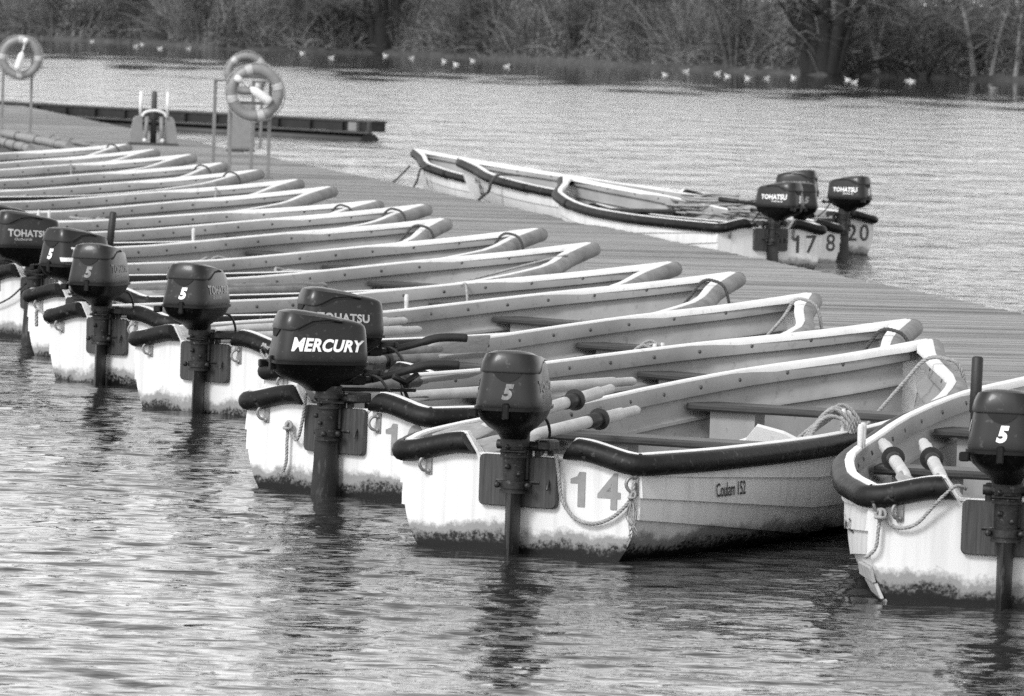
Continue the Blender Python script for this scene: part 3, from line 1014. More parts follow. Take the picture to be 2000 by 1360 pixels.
def bolt_mesh():
    mb = MB()
    for side in (-1, 1):
        for u in np.arange(0.35, 4.1, 0.285):
            t = 0.034 / (bz(u) - bkeel(u))
            mb.ball((u, side * (bw_(u) - 0.0460), bz(u) - 0.036), 0.013, 0.007, 0.013, 6, 4)
    return mb.mesh('bolt')

def inner_w(u, z):
    D = bz(u) - bkeel(u); t = (bz(u) - z) / D
    return bw_(u) * max(0.0, 1 - t ** bp(u)) ** (1 / bp(u)) - 0.042

def thwart_mesh(u, z, depth=0.22):
    a, b = inner_w(u - depth / 2, z) , inner_w(u + depth / 2, z)
    a -= 0.004; b -= 0.004
    th = 0.034
    mb = MB()
    x0, x1 = u - depth / 2, u + depth / 2
    e = 0.010
    rings = []
    for (dx, dz) in [(e, -th), (0, -th + e), (0, -e), (e, 0)]:
        rings.append([(x0 + dx, -a, z + dz), (x0 + dx, a, z + dz)])
    for (dx, dz) in [(-e, 0), (0, -e), (0, -th + e), (-e, -th)]:
        rings.append([(x1 + dx, -b, z + dz), (x1 + dx, b, z + dz)])
    vs = [p for r_ in rings for p in r_]
    n = len(rings)
    fs = [(2 * i, 2 * ((i + 1) % n), 2 * ((i + 1) % n) + 1, 2 * i + 1) for i in range(n)]
    fs += [tuple(2 * i for i in range(n - 1, -1, -1)), tuple(2 * i + 1 for i in range(n))]
    return mb.add(vs, fs, False).mesh('thwart')

def pad_mesh():
    mb = MB()
    w, z0, z1, r_ = 0.172, bz(0) - 0.235, bz(0) - 0.030, 0.022
    out = []
    for cx, cz, a0 in ((w - r_, z1 - r_, 0), (-w + r_, z1 - r_, 90), (-w + r_, z0 + r_, 180), (w - r_, z0 + r_, 270)):
        for k in range(5):
            a = R(a0 + k * 22.5)
            out.append((cx + r_ * math.cos(a), cz + r_ * math.sin(a)))
    mb.loft([[(-0.008, y, z) for y, z in out], [(-0.028, y, z) for y, z in out], [(-0.033, y * 0.975, z0 + (z1 - z0) / 2 + (z - (z0 + z1) / 2) * 0.965) for y, z in out]], smooth=False)
    return mb.mesh('motor_pad')

def cleat_mesh():
    mb = MB()
    mb.box(-0.014, -0.004, -0.014, 0.014, -0.045, 0.045, bev=0.003)
    mb.ring((-0.016, 0.012, 0.0), 0.030, 0.0065, 'z', 12, 6, R(60), R(300))
    mb2 = MB()
    mb2.box(-0.014, -0.004, -0.014, 0.014, -0.045, 0.045, bev=0.003)
    mb2.tube(catmull([(-0.012, 0.0, 0.03), (-0.035, 0.016, 0.026), (-0.045, 0.026, 0.0), (-0.035, 0.016, -0.026), (-0.012, 0.0, -0.03)], 4), 0.007, 6)
    mb2.ball((-0.014, 0, 0.03), 0.011, nu=6, nv=5); mb2.ball((-0.014, 0, -0.03), 0.011, nu=6, nv=5)
    return mb2.mesh('mooring_eye')

def pin_mesh():
    return MB().tube([(0, 0, -0.05), (0, 0, 0.02), (0, 0, 0.085), (0, 0, 0.1)], [0.011, 0.012, 0.014, 0.009], 8).mesh('thole_pin')

def rowlock_mesh():
    mb = MB()
    mb.tube([(0, 0, -0.04), (0, 0, 0.035)], 0.009, 8)
    mb.tube(catmull([(-0.034, 0, 0.115), (-0.044, 0, 0.075), (-0.028, 0, 0.042), (0, 0, 0.032), (0.028, 0, 0.042), (0.044, 0, 0.075), (0.034, 0, 0.115)], 4), 0.008, 6)
    mb.box(-0.035, 0.035, -0.016, 0.016, -0.004, 0.006)
    return mb.mesh('rowlock')

BM = dict(hull=sharp_by_angle(hull_mesh(), 35), lining=lining_mesh(), transom=transom_mesh(), rail=rail_mesh(), holes=screw_hole_mesh(), bolts=bolt_mesh(),
          pad=pad_mesh(), cleat=cleat_mesh(), pin=pin_mesh(), rowlock=rowlock_mesh(), fl=fender_meshes(1), fr=fender_meshes(-1),
          thw=[(1.0, thwart_mesh(0.72, 0.335, 0.26)), (1.9, thwart_mesh(1.95, 0.352, 0.22)), (3.2, thwart_mesh(3.2, 0.43, 0.22))])
def support_mesh(u, z):
    w = inner_w(u, z - 0.2) - 0.02
    return [MB().box(u - 0.06, u + 0.06, s * w * 0.98 if s < 0 else w * 0.55, -w * 0.55 if s < 0 else w * 0.98, 0.066, z - 0.036).mesh('thwart_support') for s in (-1, 1)]
BM['sup'] = support_mesh(1.95, 0.352) + support_mesh(3.2, 0.43)

def number2d(body, size, bold):
    """figures set side by side; the 1 is drawn with its flag"""
    V, F, x = [], [], 0.0
    h = size * 0.70
    wd = size * 0.60
    for ch in body:
        if ch == '1':
            st = size * 0.058 + bold
            vs = [(-st, -h / 2), (st, -h / 2), (st, h / 2), (-st * 0.6, h / 2), (-st * 1.3, h * 0.37), (-st * 3.1, h * 0.29), (-st * 3.1, h * 0.16), (-st, h * 0.17)]
            fs = [(0, 1, 2, 3, 4, 7), (7, 4, 5, 6)]
        else:
            vs, fs = text2d(ch, size, offset=bold)
            cy = (max(v[1] for v in vs) + min(v[1] for v in vs)) / 2
            cx = (max(v[0] for v in vs) + min(v[0] for v in vs)) / 2
            vs = [(a - cx, b_ - cy) for a, b_ in vs]
        o = len(V)
        V += [(a + x, b_) for a, b_ in vs]
        F += [tuple(i + o for i in f) for f in fs]
        x += wd
    m = (len(body) - 1) * wd / 2
    return [(a - m, b_) for a, b_ in V], F

def numeral(body, size, on, matl, parent, bold=0.010):
    """painted number; on(x, y) gives the point on the surface"""
    vs, fs = number2d(body, size, bold)
    return MB().add([on(x, y) for x, y in vs], fs).build('numeral', matl, parent)

def transom_num(body, size=0.20, v=-0.330, z=None, matl=None, parent=None, bold=0.004):
    z = bz(0) - 0.150 if z is None else z
    return numeral(body, size, lambda x, y: (-0.0095, v - x, z + y), matl, parent, bold)

def hull_text(body, size, u0, t0, side, matl, parent, name='lettering', sx=0.62, bold=0.0):
    vs, fs = text2d(body, size, offset=bold, sx=sx)
    D = bz(u0) - bkeel(u0)
    def on(x, y):
        u = u0 + (x if side < 0 else -x)
        T = strake_t(u)
        t = t0 - y / D
        lo = 0.0
        off = 0.0
        for T1 in T:
            if t <= T1:
                off = (0.002 + 0.012 * (t - lo) / (T1 - lo)) * smooth01((4.6 - u) / 0.5); break
            lo = T1
        return hull_pt(u, t, side, off + 0.0035)
    if side > 0:
        fs = [f for f in fs]
    return MB().add([on(x, y) for x, y in vs], fs).build(name, matl, parent)

def make_boat():
    root = empty('rowing_boat')
    obj('hull', BM['hull'], M_HULL, root)
    obj('lining', BM['lining'], M_LINING, root)
    obj('transom', BM['transom'], M_HULL, root)
    obj('gunwale_rail', BM['rail'], M_RAIL, root)
    for k, ms in (('fl', BM['fl']), ('fr', BM['fr'])):
        obj('side_fender', ms[0], M_RUBBER, root)
        obj('bow_fender', ms[2], M_RUBBER_PALE, root)
    o = obj('screw_hole', BM['holes'], M_RECESS_SHADE, root); o['kind'] = 'stuff'
    o = obj('bolt', BM['bolts'], M_BOLT, root); o['kind'] = 'stuff'
    obj('motor_pad', BM['pad'], M_PAD, root)
    for _, me in BM['thw']:
        obj('thwart', me, M_THWART, root)
    for me in BM['sup']:
        obj('thwart_support', me, M_LINING, root)
    for v in (0.235, -0.235):
        c = obj('mooring_eye', BM['cleat'], M_GALV, root)
        c.location = (0, v + (0.17 if v > 0 else 0), bz(0) - 0.085)
    return root

GR = 'white boats moored in a row, bows to the pontoon'
GF = 'white boats moored along the far side of the pontoon'
ROW = [
    ('near', 1.874, 20.845, 80.0, 'nearest white boat at the right edge of the picture, broken planking at its quarter'),
    ('n14', 0.055, 22.345, 65.3, 'white boat numbered 14 with its open side toward the camera'),
    ('merc', -0.762, 24.832, 53.0, 'white boat carrying the big dark motor with white capital lettering'),
    ('tee', -0.755, 27.23, 58.6, 'white boat tucked behind the boat with the white lettered motor, broad paddle blade aboard'),
    ('two', -1.615, 29.73, 50.7, 'white boat whose motor shows a bright 5 beside faint lettering, two oars with dark collars'),
    ('six', -2.285, 31.78, 44.9, 'white boat whose motor shows a faded 5, third visible motor from the left edge'),
    ('seven', -2.579, 33.966, 48.1, 'white boat under the motor with the tiller grip standing up'),
    ('eight', -3.04, 36.02, 46.1, 'white boat cut by the left edge under the motor with full side lettering'),
    ('nine', -3.405, 37.781, 51.8, 'ninth moored boat from the camera, its motor top just showing at the left edge'),
    ('ten', -4.051, 40.61, 43.9, 'tenth moored boat from the camera, bow tip just behind the ninth'),
    ('eleven', -4.679, 42.469, 40.2, 'eleventh moored boat from the camera, bow right of the life rings'),
    ('twelve', -4.845, 44.847, 45.4, 'twelfth moored boat from the camera, bow below the right of the life rings'),
    ('thirteen', -5.263, 47.178, 44.8, 'thirteenth moored boat from the camera, bow right below the middle ring stands'),
    ('fourteen', -5.961, 49.976, 40.6, 'fourteenth moored boat from the camera, bow at the feet of the middle ring stand'),
    ('fifteen', -6.095, 52.554, 47.3, 'fifteenth moored boat from the camera, bow left of the ring stand feet'),
    ('sixteen', -6.768, 54.962, 43.2, 'sixteenth moored boat from the camera, third boat from the far end of the row'),
    ('seventeen', -7.197, 57.075, 44.8, 'seventeenth moored boat from the camera, second from the far end of the row'),
    ('eighteen', -7.676, 58.89, 44.1, 'farthest boat of the moored row, bow below the two finned stand'),
]
FAR = [
    ('f17', 2.298, 50.69, 113.6, 0.0, 1.0, 'white boat numbered 17 alongside the far edge of the pontoon'),
    ('f18', 2.63, 52.9, 122.0, -0.06, 0.85, 'white boat numbered 18 rafted outside the boat numbered 17'),
    ('f20', 3.07, 55.2, 118.4, -0.03, 1.697, 'long white boat numbered 20 at bow and stern, outermost of the rafted boats'),
    ('fb26', 1.59, 60.7, 118.0, -0.03, 1.3, 'white boat numbered 26 at its bow, farthest along the pontoon'),
]
BOATS = {}
proto = None
for row in ROW:
    k, x, y, th, lab = row
    b = make_boat() if proto is None else copy_tree(proto)
    proto = proto or b
    b.location = (x, y, random.uniform(-0.012, 0.012)); b.rotation_euler = (R(random.uniform(-1.2, 1.2) * (1 if y > 28 else 0.25)), R(random.uniform(-0.25, 0.25)), R(th))
    tag(b, lab, 'boat', GR)
    BOATS[k] = b
for k, x, y, th, dz, sx, lab in FAR:
    b = copy_tree(proto)
    b.location = (x, y, dz); b.rotation_euler = (0, 0, R(th)); b.scale = (sx, 1, 1)
    tag(b, lab, 'boat', GF)
    for c in children(b):
        if c.name.startswith('bow_fender'):
            c.material_slots[0].link = 'OBJECT'
            c.material_slots[0].material = M_RUBBER
    BOATS[k] = b

transom_num('14', matl=M_NUMERAL, parent=BOATS['n14'])
transom_num('10', v=-0.385, matl=M_NUMERAL, parent=BOATS['merc'])
transom_num('1', v=-0.43, matl=M_NUMERAL, parent=BOATS['two'])
for k, t in (('f17', '17'), ('f18', '18'), ('f20', '20')):
    transom_num(t, matl=M_NUMERAL_DARK, parent=BOATS[k], v=-0.35, bold=0.002, size=0.23, z=bz(0) - 0.17)
hull_text('26', 0.25, 4.02, 0.34, 1, M_NUMERAL_DARK, BOATS['fb26'], 'numeral', 1.25, 0.006)
hull_text('20', 0.25, 4.16, 0.35, 1, M_NUMERAL_DARK, BOATS['f20'], 'numeral', 0.75, 0.006)
hull_text('Coulam 152', 0.078, 0.56, 0.30, -1, M_SCRIPT, BOATS['n14'], 'lettering', 0.60, 0.001)
hull_text('Coulam 152', 0.078, 0.40, 0.34, 1, M_SCRIPT, BOATS['near'], 'lettering', 0.60, 0.001)
for k, u, s in (('tee', 1.0, 1), ('eight', 1.15, 1), ('six', 1.2, 1), ('nine', 1.0, 1)):
    c = obj('rowlock', BM['rowlock'], M_PIN, BOATS[k]); c.location = (u, s * (bw_(u) - 0.025), bz(u) + 0.006)
for k, u, s in (('n14', 1.62, -1), ('n14', 1.70, -1), ('tee', 1.62, -1), ('tee', 1.70, -1), ('six', 1.62, -1), ('ten', 1.62, -1), ('merc', 0.85, 1), ('near', 1.55, 1), ('near', 1.63, 1), ('eleven', 1.8, 1), ('eleven', 1.9, 1), ('ten', 1.2, 1), ('ten', 1.3, 1)):
    c = obj('thole_pin', BM['pin'], M_PIN, BOATS[k]); c.location = (u, s * (bw_(u) - 0.025), bz(u))

# broken planking at the near boat's port quarter
r = random.Random(2)
for i in range(3):
    t = 0.56 + 0.105 * i
    mb = MB()
    a = hull_pt(0.0, t, 1, 0.002); b_ = hull_pt(0.22 - 0.02 * i, t, 1, 0.006)
    c_ = hull_pt(0.24 - 0.03 * i + r.uniform(-.02, .02), t + 0.085, 1, 0.010); d_ = hull_pt(0.0 + r.uniform(-.012, .006), t + 0.098, 1, 0.006)
    nrm = Vector((0, 0.012, -0.004))
    vs = [a, b_, c_, d_, a + nrm, b_ + nrm, c_ + nrm, d_ + nrm]
    mb.add(vs, [(0, 1, 2, 3), (7, 6, 5, 4), (0, 4, 5, 1), (1, 5, 6, 2), (2, 6, 7, 3), (3, 7, 4, 0)])
    o = mb.build('splintered_plank', M_TIMBER, BOATS['near'])

# ------------------------------------------------------------------ outboard motors
CX = -0.055                                     # cowl centre behind the swivel axis
def sup_ring(cx, a, b, z, n=32, e=3.4, tilt=0.0, ef=None):
    out = []
    for k in range(n):
        w = 2 * math.pi * k / n
        c, s = math.cos(w), math.sin(w)
        x = a * math.copysign(abs(c) ** (2 / e), c); y = b * math.copysign(abs(s) ** (2 / e), s)
        out.append((cx + x, y, z - tilt * x))
    return out
# (z, half length, half width, centre shift, exponent)
COWL = [(0.598, 0.208, 0.136, 0.0, 4.4), (0.61, 0.210, 0.137, 0.0, 4.4), (0.65, 0.207, 0.132, 0.002, 4.2), (0.70, 0.202, 0.125, 0.005, 4.0), (0.735, 0.198, 0.119, 0.008, 3.9), (0.765, 0.193, 0.113, 0.010, 3.8), (0.780, 0.187, 0.107, 0.011, 3.6)]
def top_tilt(z):
    return 0.14 * smooth01((z - 0.66) / 0.12)
def cowl_half(z):
    zs = [c[0] for c in COWL]
    return [lerp(z, zs, [c[i] for c in COWL]) for i in (1, 2, 3, 4)]
def cowl_side(x, z, side, off=0.003):
    a, b, s, e = cowl_half(z)
    q = min(0.999, abs((x - CX - s) / a))
    return (x, side * (b * (1 - q ** e) ** (1 / e) + off), z - top_tilt(z) * (x - CX))
def cowl_rear(y, z, off=0.003):
    a, b, s, e = cowl_half(z)
    q = min(0.999, abs(y / b))
    x = CX + s - a * (1 - q ** e) ** (1 / e) - off
    return (x, y, z - top_tilt(z) * (x - CX))

def shelf(mb, x0, x1, zt, rail=None):
    pass

def motor_meshes():
    M = {}
    mb = MB()
    mb.loft([sup_ring(CX + s, a, b, z, 40, e, top_tilt(z)) for z, a, b, s, e in COWL] + [sup_ring(CX + 0.012, 0.176, 0.096, 0.789, 40, 3.3, 0.14), sup_ring(CX + 0.012, 0.14, 0.07, 0.796, 40, 3.0, 0.14), sup_ring(CX + 0.012, 0.07, 0.035, 0.799, 40, 2.6, 0.14)])
    M['cowl'] = sharp_by_angle(mb.mesh('engine_cover'), 38)
    # raised hood over the rear of the top: its lip runs level round the back, then sweeps up over the hand-hold
    mb = MB()
    n = 44
    def lip(x):
        return 0.722 + 0.062 * smooth01((x - (CX - 0.15)) / 0.13)
    rings = []
    for f, off in [(0.0, -0.010), (0.0, 0.007), (0.06, 0.0085), (0.45, 0.0075), (0.8, 0.006), (0.93, 0.002), (1.0, -0.010)]:
        ring = []
        for k in range(n):
            w = 2 * math.pi * k / n
            c, sn = math.cos(w), math.sin(w)
            a, b, sh, e = cowl_half(0.735)
            x0 = CX + sh + a * math.copysign(abs(c) ** (2 / e), c)
            x0 = min(x0, CX + 0.08)
            zz = lip(x0) + (0.7925 - lip(x0)) * f
            a, b, sh, e = cowl_half(min(zz, 0.780))
            x = CX + sh + (a + off) * math.copysign(abs(c) ** (2 / e), c)
            x = min(x, CX + 0.08)
            y = (b + off) * math.copysign(abs(sn) ** (2 / e), sn)
            ring.append((x, y, zz - 0.14 * smooth01((zz - 0.66) / 0.12) * (x - CX)))
        rings.append(ring)
    last = rings[-1]
    for g_, dz in ((0.82, 0.008), (0.5, 0.013), (0.2, 0.015)):
        rings.append([(CX - 0.05 + (x - CX + 0.05) * g_, y * g_, z + dz + (1 - g_) * 0.14 * (x - CX + 0.05)) for x, y, z in last])
    mb.loft(rings, cap0=False)
    M['hood'] = sharp_by_angle(mb.mesh('top_hood'), 34)
    # flat near-black sheets painted for the shade in the rear intake and side hand-holds
    mb = MB()
    n = 14
    top = [(-0.062 + 0.124 * k / n, 0.726) for k in range(n + 1)]
    bot = [(-0.062 + 0.124 * k / n, 0.726 - 0.032 * math.sin(math.pi * k / n) ** 0.7) for k in range(n + 1)]
    vs = [cowl_rear(y, z, 0.004) for y, z in top] + [cowl_rear(y, z, 0.004) for y, z in bot]
    mb.add(vs, [(k, n + 1 + k, n + 2 + k, k + 1) for k in range(n)])
    M['intake'] = mb.mesh('air_intake')
    M['slot'] = []
    for side in (-1, 1):
        mb = MB()
        up, dn = [], []
        for k in range(n + 1):
            x = CX - 0.125 + 0.19 * k / n
            zl = 0.722 + 0.062 * smooth01((x - (CX - 0.15)) / 0.13) + 0.003
            h = 0.022 * math.sin(math.pi * min(1.0, 0.08 + k / n)) ** 0.6
            for lst, z in ((up, zl), (dn, zl - h)):
                a, b, sh, e = cowl_half(z)
                q = min(0.999, abs((x - CX - sh) / a))
                lst.append((x, side * (b * (1 - q ** e) ** (1 / e) + 0.0025), z - top_tilt(z) * (x - CX)))
        mb.add(up + dn, [(k, n + 1 + k, n + 2 + k, k + 1) for k in range(n)])
        M['slot'].append(mb.mesh('hand_hold'))
    mb = MB()
    mb.loft([sup_ring(CX + 0.02, 0.06, 0.052, 0.462, 32, 2.2), sup_ring(CX + 0.01, 0.095, 0.066, 0.490, 32, 2.6), sup_ring(CX, 0.150, 0.092, 0.512, 32, 3.2), sup_ring(CX, 0.192, 0.121, 0.545, 32, 3.8), sup_ring(CX, 0.207, 0.135, 0.582, 32, 4.2),
             sup_ring(CX, 0.2175, 0.1435, 0.584, 32, 4.2), sup_ring(CX, 0.2175, 0.1435, 0.597, 32, 4.2), sup_ring(CX, 0.205, 0.132, 0.599, 32, 4.2)])
    # latch and cooling-water tell-tale at the back
    mb.box(CX - 0.222, CX - 0.195, -0.014, 0.014, 0.55, 0.616, bev=0.005)
    mb.box(-0.29, -0.245, 0.112, 0.15, 0.555, 0.59, bev=0.005)
    M['tray'] = sharp_by_angle(mb.mesh('engine_tray'), 38)
    mb = MB()
    mb.tube([(0, 0, 0.485), (0, 0, 0.43)], 0.060, 16)
    mb.tube([(0, 0, 0.43), (0, 0, 0.39)], [0.052, 0.050], 16)
    mb.tube([(0, 0, 0.395), (0, 0, 0.385)], 0.058, 16)
    mb.tube([(0, 0, 0.385), (0, 0, 0.285)], [0.047, 0.043], 16)
    mb.tube([(0, 0, 0.29), (0, 0, 0.262)], 0.058, 16)
    mb.tube([(0, 0, 0.262), (0, 0, 0.252)], 0.050, 16)
    mb.tube([(0, 0, 0.252), (0, 0, 0.242)], 0.056, 16)
    for y in (-0.062, 0.062):
        mb.ball((-0.035, y, 0.275), 0.014, nu=8, nv=6); mb.ball((0.03, y, 0.275), 0.014, nu=8, nv=6)
    for z in (0.43, 0.35):
        mb.ball((-0.05, 0.02, z), 0.012, nu=8, nv=6); mb.ball((-0.044, -0.026, z - 0.03), 0.010, nu=8, nv=6)
    mb.box(-0.06, 0.06, -0.052, 0.052, 0.405, 0.418, bev=0.004)
    M['swivel'] = sharp_by_angle(mb.mesh('swivel_housing'), 40)
    # drive leg: a foil that widens a little towards the cavitation plate
    def foil(x0, x1, hw, z, n=16):
        out = []
        for k in range(n):
            w = 2 * math.pi * k / n
            x = math.cos(w)
            f = 1.0 if x > -0.2 else (1 + x) / 0.8 * 0.75 + 0.25
            out.append(((x0 + x1) / 2 + (x1 - x0) / 2 * x, hw * math.copysign(abs(math.sin(w)) ** 0.75, math.sin(w)) * f, z))
        return out
    mb = MB()
    mb.loft([foil(-0.058, 0.055, 0.032, 0.245), foil(-0.060, 0.057, 0.030, 0.15), foil(-0.068, 0.060, 0.029, 0.02), foil(-0.075, 0.062, 0.029, -0.10), foil(-0.08, 0.06, 0.02, -0.30)])
    mb.loft([sup_ring(-0.04, 0.14, 0.062, -0.115, 20, 2.4), sup_ring(-0.04, 0.14, 0.062, -0.107, 20, 2.4)])
    M['leg'] = sharp_by_angle(mb.mesh('drive_leg'), 45)
    # clamp: two cheeks over the transom, screws inside the boat
    mb = MB()
    for y in (-0.088, 0.062):
        mb.box(0.052, 0.078, y, y + 0.026, 0.255, 0.455, bev=0.004)
        mb.box(0.052, 0.195, y, y + 0.026, 0.408, 0.452, bev=0.004)
        mb.box(0.175, 0.195, y, y + 0.026, 0.33, 0.452, bev=0.004)
        mb.tube([(0.17, y + 0.013, 0.36), (0.25, y + 0.013, 0.36)], 0.008, 6)
        mb.tube([(0.25, y - 0.03, 0.36), (0.25, y + 0.056, 0.36)], 0.006, 6)
    mb.tube([(0.045, -0.095, 0.43), (0.045, 0.095, 0.43)], 0.020, 10)
    mb.tube([(0.045, -0.095, 0.285), (0.045, 0.095, 0.285)], 0.010, 8)
    mb.box(0.02, 0.07, -0.05, 0.05, 0.29, 0.42, bev=0.006)
    mb.tube([(0.05, -0.09, 0.31), (0.05, -0.135, 0.305), (0.03, -0.137, 0.285), (0.02, -0.137, 0.26)], 0.006, 6)
    mb.box(0.01, 0.12, -0.145, -0.09, 0.415, 0.458, bev=0.008)
    M['clamp'] = sharp_by_angle(mb.mesh('clamp_bracket'), 40)
    mb = MB()
    mb.tube([(0.15, 0.0, 0.545), (0.20, 0.0, 0.545), (0.235, 0, 0.545)], [0.016, 0.013, 0.02], 8)
    mb.box(0.225, 0.245, -0.022, 0.022, 0.532, 0.558, bev=0.004)
    M['starter'] = mb.mesh('starter_handle')
    mb = MB()
    mb.tube([(0.02, 0.085, 0.50), (0.16, 0.085, 0.50), (0.22, 0.085, 0.51)], [0.018, 0.018, 0.016], 10)
    mb.box(0.12, 0.19, 0.065, 0.105, 0.485, 0.53, bev=0.006)
    M['arm_fwd'] = mb.mesh('tiller_arm')
    mb = MB()
    mb.tube(catmull([(0.22, 0.085, 0.51), (0.36, 0.085, 0.545), (0.46, 0.085, 0.575), (0.54, 0.085, 0.582), (0.62, 0.085, 0.58)], 4), [0.017] * 6 + [0.021] * 11, 12)
    M['grip_fwd'] = mb.mesh('tiller_grip')
    M['grip_up'] = MB().tube([(0.20, 0.0, 0.52), (0.225, 0.0, 0.70), (0.228, 0, 0.705), (0.250, 0, 0.905), (0.251, 0, 0.912)], [0.016, 0.016, 0.022, 0.022, 0.017], 14).mesh('tiller_grip')
    M['grip_flat'] = MB().tube([(0.18, 0.03, 0.60), (0.36, 0.03, 0.615), (0.363, 0.03, 0.615), (0.56, 0.03, 0.63)], [0.016, 0.016, 0.022, 0.022], 12).mesh('tiller_grip')
    mb = MB()
    mb.box(0.06, 0.40, -0.012, 0.012, 0.462, 0.478, bev=0.003)
    mb.tube([(0.30, 0.02, 0.53), (0.36, 0.03, 0.50), (0.42, 0.05, 0.54)], 0.014, 8)
    mb.tube([(0.34, 0.03, 0.50), (0.38, 0.03, 0.42), (0.395, 0.03, 0.385)], 0.008, 6)
    mb.tube(catmull([(0.33, 0.0, 0.47), (0.35, 0.02, 0.42), (0.32, 0.0, 0.40), (0.35, -0.02, 0.385), (0.32, 0.0, 0.37), (0.34, 0.0, 0.34)], 4), 0.004, 5)
    M['lever'] = mb.mesh('shift_lever')
    M['hose'] = MB().tube(catmull([(0.14, -0.05, 0.54), (0.20, -0.09, 0.53), (0.26, -0.10, 0.46), (0.34, -0.06, 0.38), (0.45, -0.02, 0.30), (0.60, 0.05, 0.20)], 5), 0.0065, 6).mesh('fuel_hose')
    return M
MM = motor_meshes()

def side_text(body, size, side, x0, z0, shear, bold, matl, parent, name='brand_lettering', sx=1.0, spacing=1.0, slope=0.0):
    vs, fs = text2d(body, size, shear=shear, offset=bold, spacing=spacing, sx=sx)
    s = 1 if side < 0 else -1                  # starboard side reads aft to fore, port side fore to aft
    pts = [cowl_side(x0 + s * x, z0 + y + slope * x * (1 if side < 0 else -1), side) for x, y in vs]
    return MB().add(pts, fs).build(name, matl, parent)

def make_motor(brand='TOHATSU', five=M_LETTER_W, letters=M_LETTER, grip=None, sticker=False, lever=False):
    root = empty('outboard_motor')
    cw = obj('engine_cover', MM['cowl'], M_COWL, root)
    obj('air_intake', MM['intake'], M_RECESS_SHADE, cw)
    for me in MM['slot']:
        obj('hand_hold', me, M_RECESS_SHADE, cw)
    hd = obj('top_hood', MM['hood'], M_COWL, root)
    obj('engine_tray', MM['tray'], M_TRAY, root)
    obj('swivel_housing', MM['swivel'], M_BRACKET, root)
    obj('drive_leg', MM['leg'], M_LEG, root)
    obj('clamp_bracket', MM['clamp'], M_BRACKET, root)
    obj('starter_handle', MM['starter'], M_GRIP, root)
    if grip == 'fwd':
        obj('tiller_arm', MM['arm_fwd'], M_TRAY, root)
        obj('tiller_grip', MM['grip_fwd'], M_GRIP, root)
    elif grip in ('up', 'flat'):
        obj('tiller_grip', MM['grip_' + grip], M_GRIP, root)
    obj('fuel_hose', MM['hose'], M_GRIP, root)
    if lever:
        obj('shift_lever', MM['lever'], M_TRAY, root)
    for side in (-1, 1):
        if brand == 'MERCURY':
            side_text('MERCURY', 0.074, side, CX + 0.002, 0.668, 0.30, 0.0030, M_LETTER_W, cw, sx=0.92, spacing=1.06)
        else:
            side_text('TOHATSU', 0.058, side, CX - 0.01, 0.676, 0.0, 0.0020, letters, cw, sx=0.95, spacing=1.05)
            side_text('Outboards', 0.026, side, CX - 0.045, 0.640, 0.25, 0.0, letters, cw, 'small_lettering')
    if five is not None:
        vs, fs = text2d('5', 0.075, shear=0.25, offset=0.004)
        MB().add([cowl_rear(-x, 0.655 + y) for x, y in vs], fs).build('numeral', five, cw)
    if sticker:
        vs = []
        n = 10
        for k in range(n + 1):
            for z in (0.618, 0.642):
                vs.append(cowl_side(CX - 0.20 + 0.085 * k / n, z, -1, 0.003))
        MB().add(vs, [(2 * k, 2 * k + 2, 2 * k + 3, 2 * k + 1) for k in range(n)]).build('sticker', M_STICK, cw)
    return root

GM = 'outboard motors clamped to the moored boats'
def place_motor(m, boat, yaw, label, first=False):
    b = BOATS[boat]
    th = b.rotation_euler.z
    p = b.location + Vector((math.cos(th), math.sin(th), 0)) * -0.072
    m.location = p
    m.rotation_euler = (0, 0, R(yaw))
    for c in children(m):
        if c.name.startswith('clamp_bracket'):
            c.rotation_euler = (0, 0, th - R(yaw))
    tag(m, label, 'outboard motor', GM)

mo = make_motor(five=M_LETTER_DIM, letters=M_LETTER_DIM)
place_motor(mo, 'n14', 81, 'dark motor seen squarely from behind on the boat numbered 14')
m = copy_tree(mo); place_motor(m, 'six', 75, 'dark motor with faded 5 third from the left edge, in front of the raised tiller')
m = make_motor('MERCURY', None, None, 'fwd', lever=True)
place_motor(m, 'merc', 17, 'big dark motor with large white slanted capitals along its side')
m = make_motor(five=M_LETTER_W, letters=M_LETTER, grip='fwd')
place_motor(m, 'tee', 17, 'dark motor half hidden behind the motor with large white capitals')
m2 = make_motor(five=M_LETTER_W, letters=M_LETTER)
place_motor(m2, 'two', 71, 'dark motor with a bright 5 and faint side lettering, left of the white lettered motor')
m = make_motor(five=M_LETTER_W, letters=M_LETTER_W, grip='up', sticker=True)
place_motor(m, 'seven', 47, 'dark motor with tiller grip standing up and white sticker under its 5')
m = make_motor(five=M_LETTER_W, letters=M_LETTER)
place_motor(m, 'eight', 15, 'dark motor with full side lettering cut by the left edge')
m = copy_tree(m); place_motor(m, 'nine', 15, 'motor of which only the top shows at the left edge, behind the lettered one')
m = make_motor(five=M_LETTER_W, letters=M_LETTER_W, grip='up')
place_motor(m, 'near', 78, 'dark motor at the right edge with bright white 5 and upright black grip')
for c in children(m):
    if c.name.startswith('tiller_grip'):
        c.location = (0.02, 0.165, 0.0)
m = make_motor(five=M_LETTER_W, letters=M_LETTER_W, grip='flat')
place_motor(m, 'f17', 148, 'dark motor on the boat numbered 17 across the pontoon')
m = copy_tree(mo); place_motor(m, 'f18', 100, 'dark motor directly behind the one on the boat numbered 17')
m = make_motor(five=M_LETTER_W, letters=M_LETTER_W)
place_motor(m, 'f20', 150, 'dark motor with white lettering on the boat with 20 on its stern')
m.location.x += 0.12
m = copy_tree(mo); place_motor(m, 'f18', 165, 'rearmost dark motor of the rafted boats, highest in the cluster')
m.location = (2.72, 55.6, 0.0)

